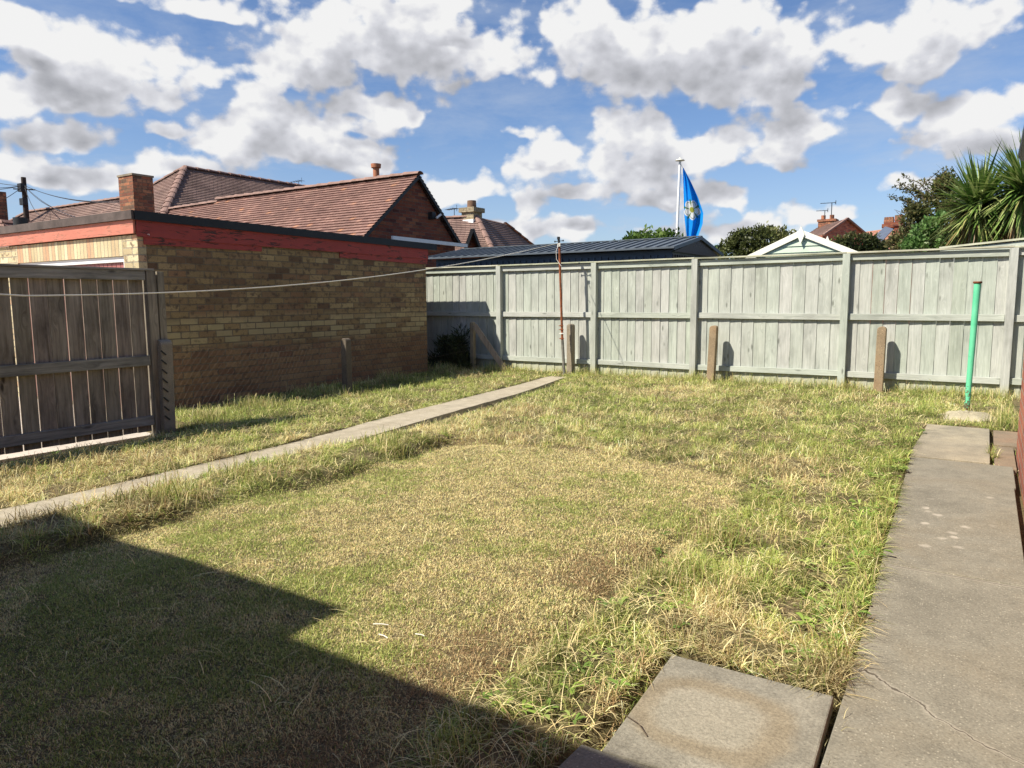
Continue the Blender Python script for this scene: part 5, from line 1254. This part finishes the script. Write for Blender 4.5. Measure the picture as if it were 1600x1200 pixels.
brn = (~isg) & (r.random(n) < .18 + .3 * sst(.5, .7, fb(x, y, 2.1, 93, 3)) + .25 * (np.abs(x + 3.95) < .16) * (y < 5) + .12 * (x < pathf(y)))
col = np.where(brn[:, None], pick(BRN, n, r), col)
col = np.minimum(col * (.62 + .78 * sst(.28, .66, fb(x, y, 7, 98, 4)))[:, None], .93); hl_ = fb(x, y, 2.2, 95, 3); h = r.uniform(.025, .085, n) * (.35 + .8 * hl_ + .7 * sst(.4, .65, fb(x, y, 9, 68, 3))) * np.where(isg, .9, 1.05)
edge = sst(.25, .0, YF - y) + .15 * ((x > pathn(y)) & (x < -3.9) & (y < 5.2)) + .5 * np.exp(-((x - rpe(y) + .08) / .1) ** 2); h = h * (1 + edge * .8)
lean = np.where(r.random(n) < .72, r.uniform(1.0, 1.5, n), r.uniform(.3, 1.0, n))
w = r.uniform(.0008, .0017, n) * (1 + np.hypot(x, y) * .10)
blades('rough_grass', x, y, h, w, col, lean, 'long uncut grass, part green and part dried straw, round the lawn', 'grass', 3, 2)
# loose dry stalks lying on top
r = np.random.default_rng(33); n = 22000
x, y = dens_pts(n * 3, -6.5, .25, .4, 10.4, r, 1.0); k = ~blocked(x, y) & (r.random(len(x)) > lawn_mask(x, y) * .93); x = x[k]; y = y[k]; n = len(x)
blades('dry_stalks', x, y, r.uniform(.06, .17, n), r.uniform(.0009, .0017, n) * (1 + np.hypot(x, y) * .08), pick(STR, n, r) * 1.18, r.uniform(1.1, 1.42, n), 'loose pale dry stalks scattered over the rough grass', 'straw', 4, 3, .012)
# tall tufts by fences and posts
r = np.random.default_rng(34); X_ = []; Y_ = []
for (cx, cy, s_, m_) in [(-7.0, 10.3, .25, 500), (-5.4, 10.38, .2, 350), (-3.2, 10.4, .25, 420), (-3.55, 10.35, .1, 200), (-1.5, 10.42, .2, 420), (.05, 10.42, .18, 500), (-.5, 10.45, .3, 400), (-2.4, 10.45, .4, 350), (-4.3, 10.45, .4, 350), (.22, 8.2, .08, 260), (.1, 6.7, .02, 150), (-7.6, 8.3, .25, 500), (-7.3, 6.6, .3, 500), (-7.1, 5.4, .25, 500), (-6.75, 4.5, .15, 450), (.2, 8.7, .12, 300), (-7.9, 9.9, .2, 500), (-1.0, 2.9, .12, 300), (-1.05, 3.6, .12, 250), (-4.15, 3.0, .1, 200), (-4.1, 2.5, .1, 240), (-4.0, 4.3, .12, 240)]:
    X_.append(cx + r.normal(size=m_) * s_); Y_.append(cy + r.normal(size=m_) * min(s_, .08))
x = np.concatenate(X_); y = np.minimum(np.concatenate(Y_), 10.53); k = ~blocked(x, y); x = x[k]; y = y[k]; n = len(x)
isg = r.random(n) < .6; col = np.where(isg[:, None], pick(GRN, n, r), pick(STR, n, r))
blades('tall_grass', x, y, r.uniform(.05, .19, n), r.uniform(.0010, .0020, n) * (1 + np.hypot(x, y) * .06), col, r.uniform(.1, 1.0, n), 'taller grass tufts at the foot of posts, walls and fences', 'grass', 4, 4)
# broad leaved weeds
r = np.random.default_rng(35); V = []; Cc = []; Fc = []; k = 0
ctr = []
for i in range(120): yy = r.uniform(2.35, 7.6); ctr.append((rpe(yy) - abs(r.normal()) * .15 - .02, yy, r.uniform(.025, .065)))
for i in range(90): yy = r.uniform(1.6, 5.0); ctr.append((-1.05 + r.normal() * .12, yy, r.uniform(.02, .045)))
for i in range(420): ctr.append((r.uniform(-5.2, -.4), r.uniform(5.2, 10.4), r.uniform(.02, .045)))
for i in range(60): yy = r.uniform(2.0, 9.5); ctr.append((pathn(yy) + abs(r.normal()) * .15 + .03, yy, r.uniform(.025, .05)))
for i in range(60): ctr.append((r.uniform(-7, -5.6), r.uniform(2, 9.8), r.uniform(.03, .06)))
for (cx, cy, L) in ctr:
    if blocked(np.array([cx - .02]), np.array([cy]))[0]: continue
    gz = float(gh(np.array([cx]), np.array([cy]))[0]); cl = np.array([(0.30, 0.42, 0.08), (0.22, 0.34, 0.07), (0.42, 0.52, 0.14)][r.integers(3)]) * r.uniform(.8, 1.2)
    for j in range(r.integers(5, 9)):
        a = r.uniform(0, 2 * pi); l = L * r.uniform(.7, 1.2); d = np.array([cos(a), sin(a), 0]); s_ = np.array([-sin(a), cos(a), 0]); w = l * r.uniform(.10, .19); e_ = r.uniform(.2, .9); up_ = np.array([0, 0, 1.0])
        b0 = np.array([cx, cy, gz + .012]); p1 = b0 + d * l * .45 + up_ * l * .5 * e_; p2 = b0 + d * l * .8 + up_ * l * .55 * e_; p3 = b0 + d * l * 1.05 + up_ * l * .35 * e_
        V += [b0, p1 - s_ * w * .8, p1 + s_ * w * .8, p2 - s_ * w, p2 + s_ * w, p3]; Cc += [cl] * 6
        Fc.append((k, k + 2, k + 4, k + 5, k + 3, k + 1)); k += 6
fl = np.array(Fc).ravel(); o = fast_mesh('weeds', V, fl, np.arange(len(Fc)) * 6, np.full(len(Fc), 6), np.array(Cc), M_leaf); tag(o, 'broad leaved green weeds growing among the rough grass', 'weeds', None, 'stuff')
# little white sticks on the lawn
for (a, b2, lab) in [((583, 975), (607, 976.5), 'white stick lying on the lawn, the farthest and longest of three'), ((592, 991), (606, 997), 'white stick lying on the lawn nearest the house shadow'), ((649, 990.5), (664, 994), 'pale thin stick lying on the lawn, right of the other two')]:
    p = gr(a[0], a[1], .022); q_ = gr(b2[0], b2[1], .022); mb = MB(); mb.tube([p, (p + q_) / 2 + (0.004, 0, .003), q_], .0024, 5)
    tag(mb.build('stick', M_line), lab, 'stick', 'white sticks on the lawn')
# stalk of dead vine on the slab
p = gr(975, 1116, .034); q_ = gr(1011, 1150, .034)
mb = MB(); mb.tube([p, (p + q_) / 2 + (.01, 0, .008), q_], .0016, 5); tag(mb.build('twig', M_bark), 'thin dark twig lying across the stained paving slab', 'twig')
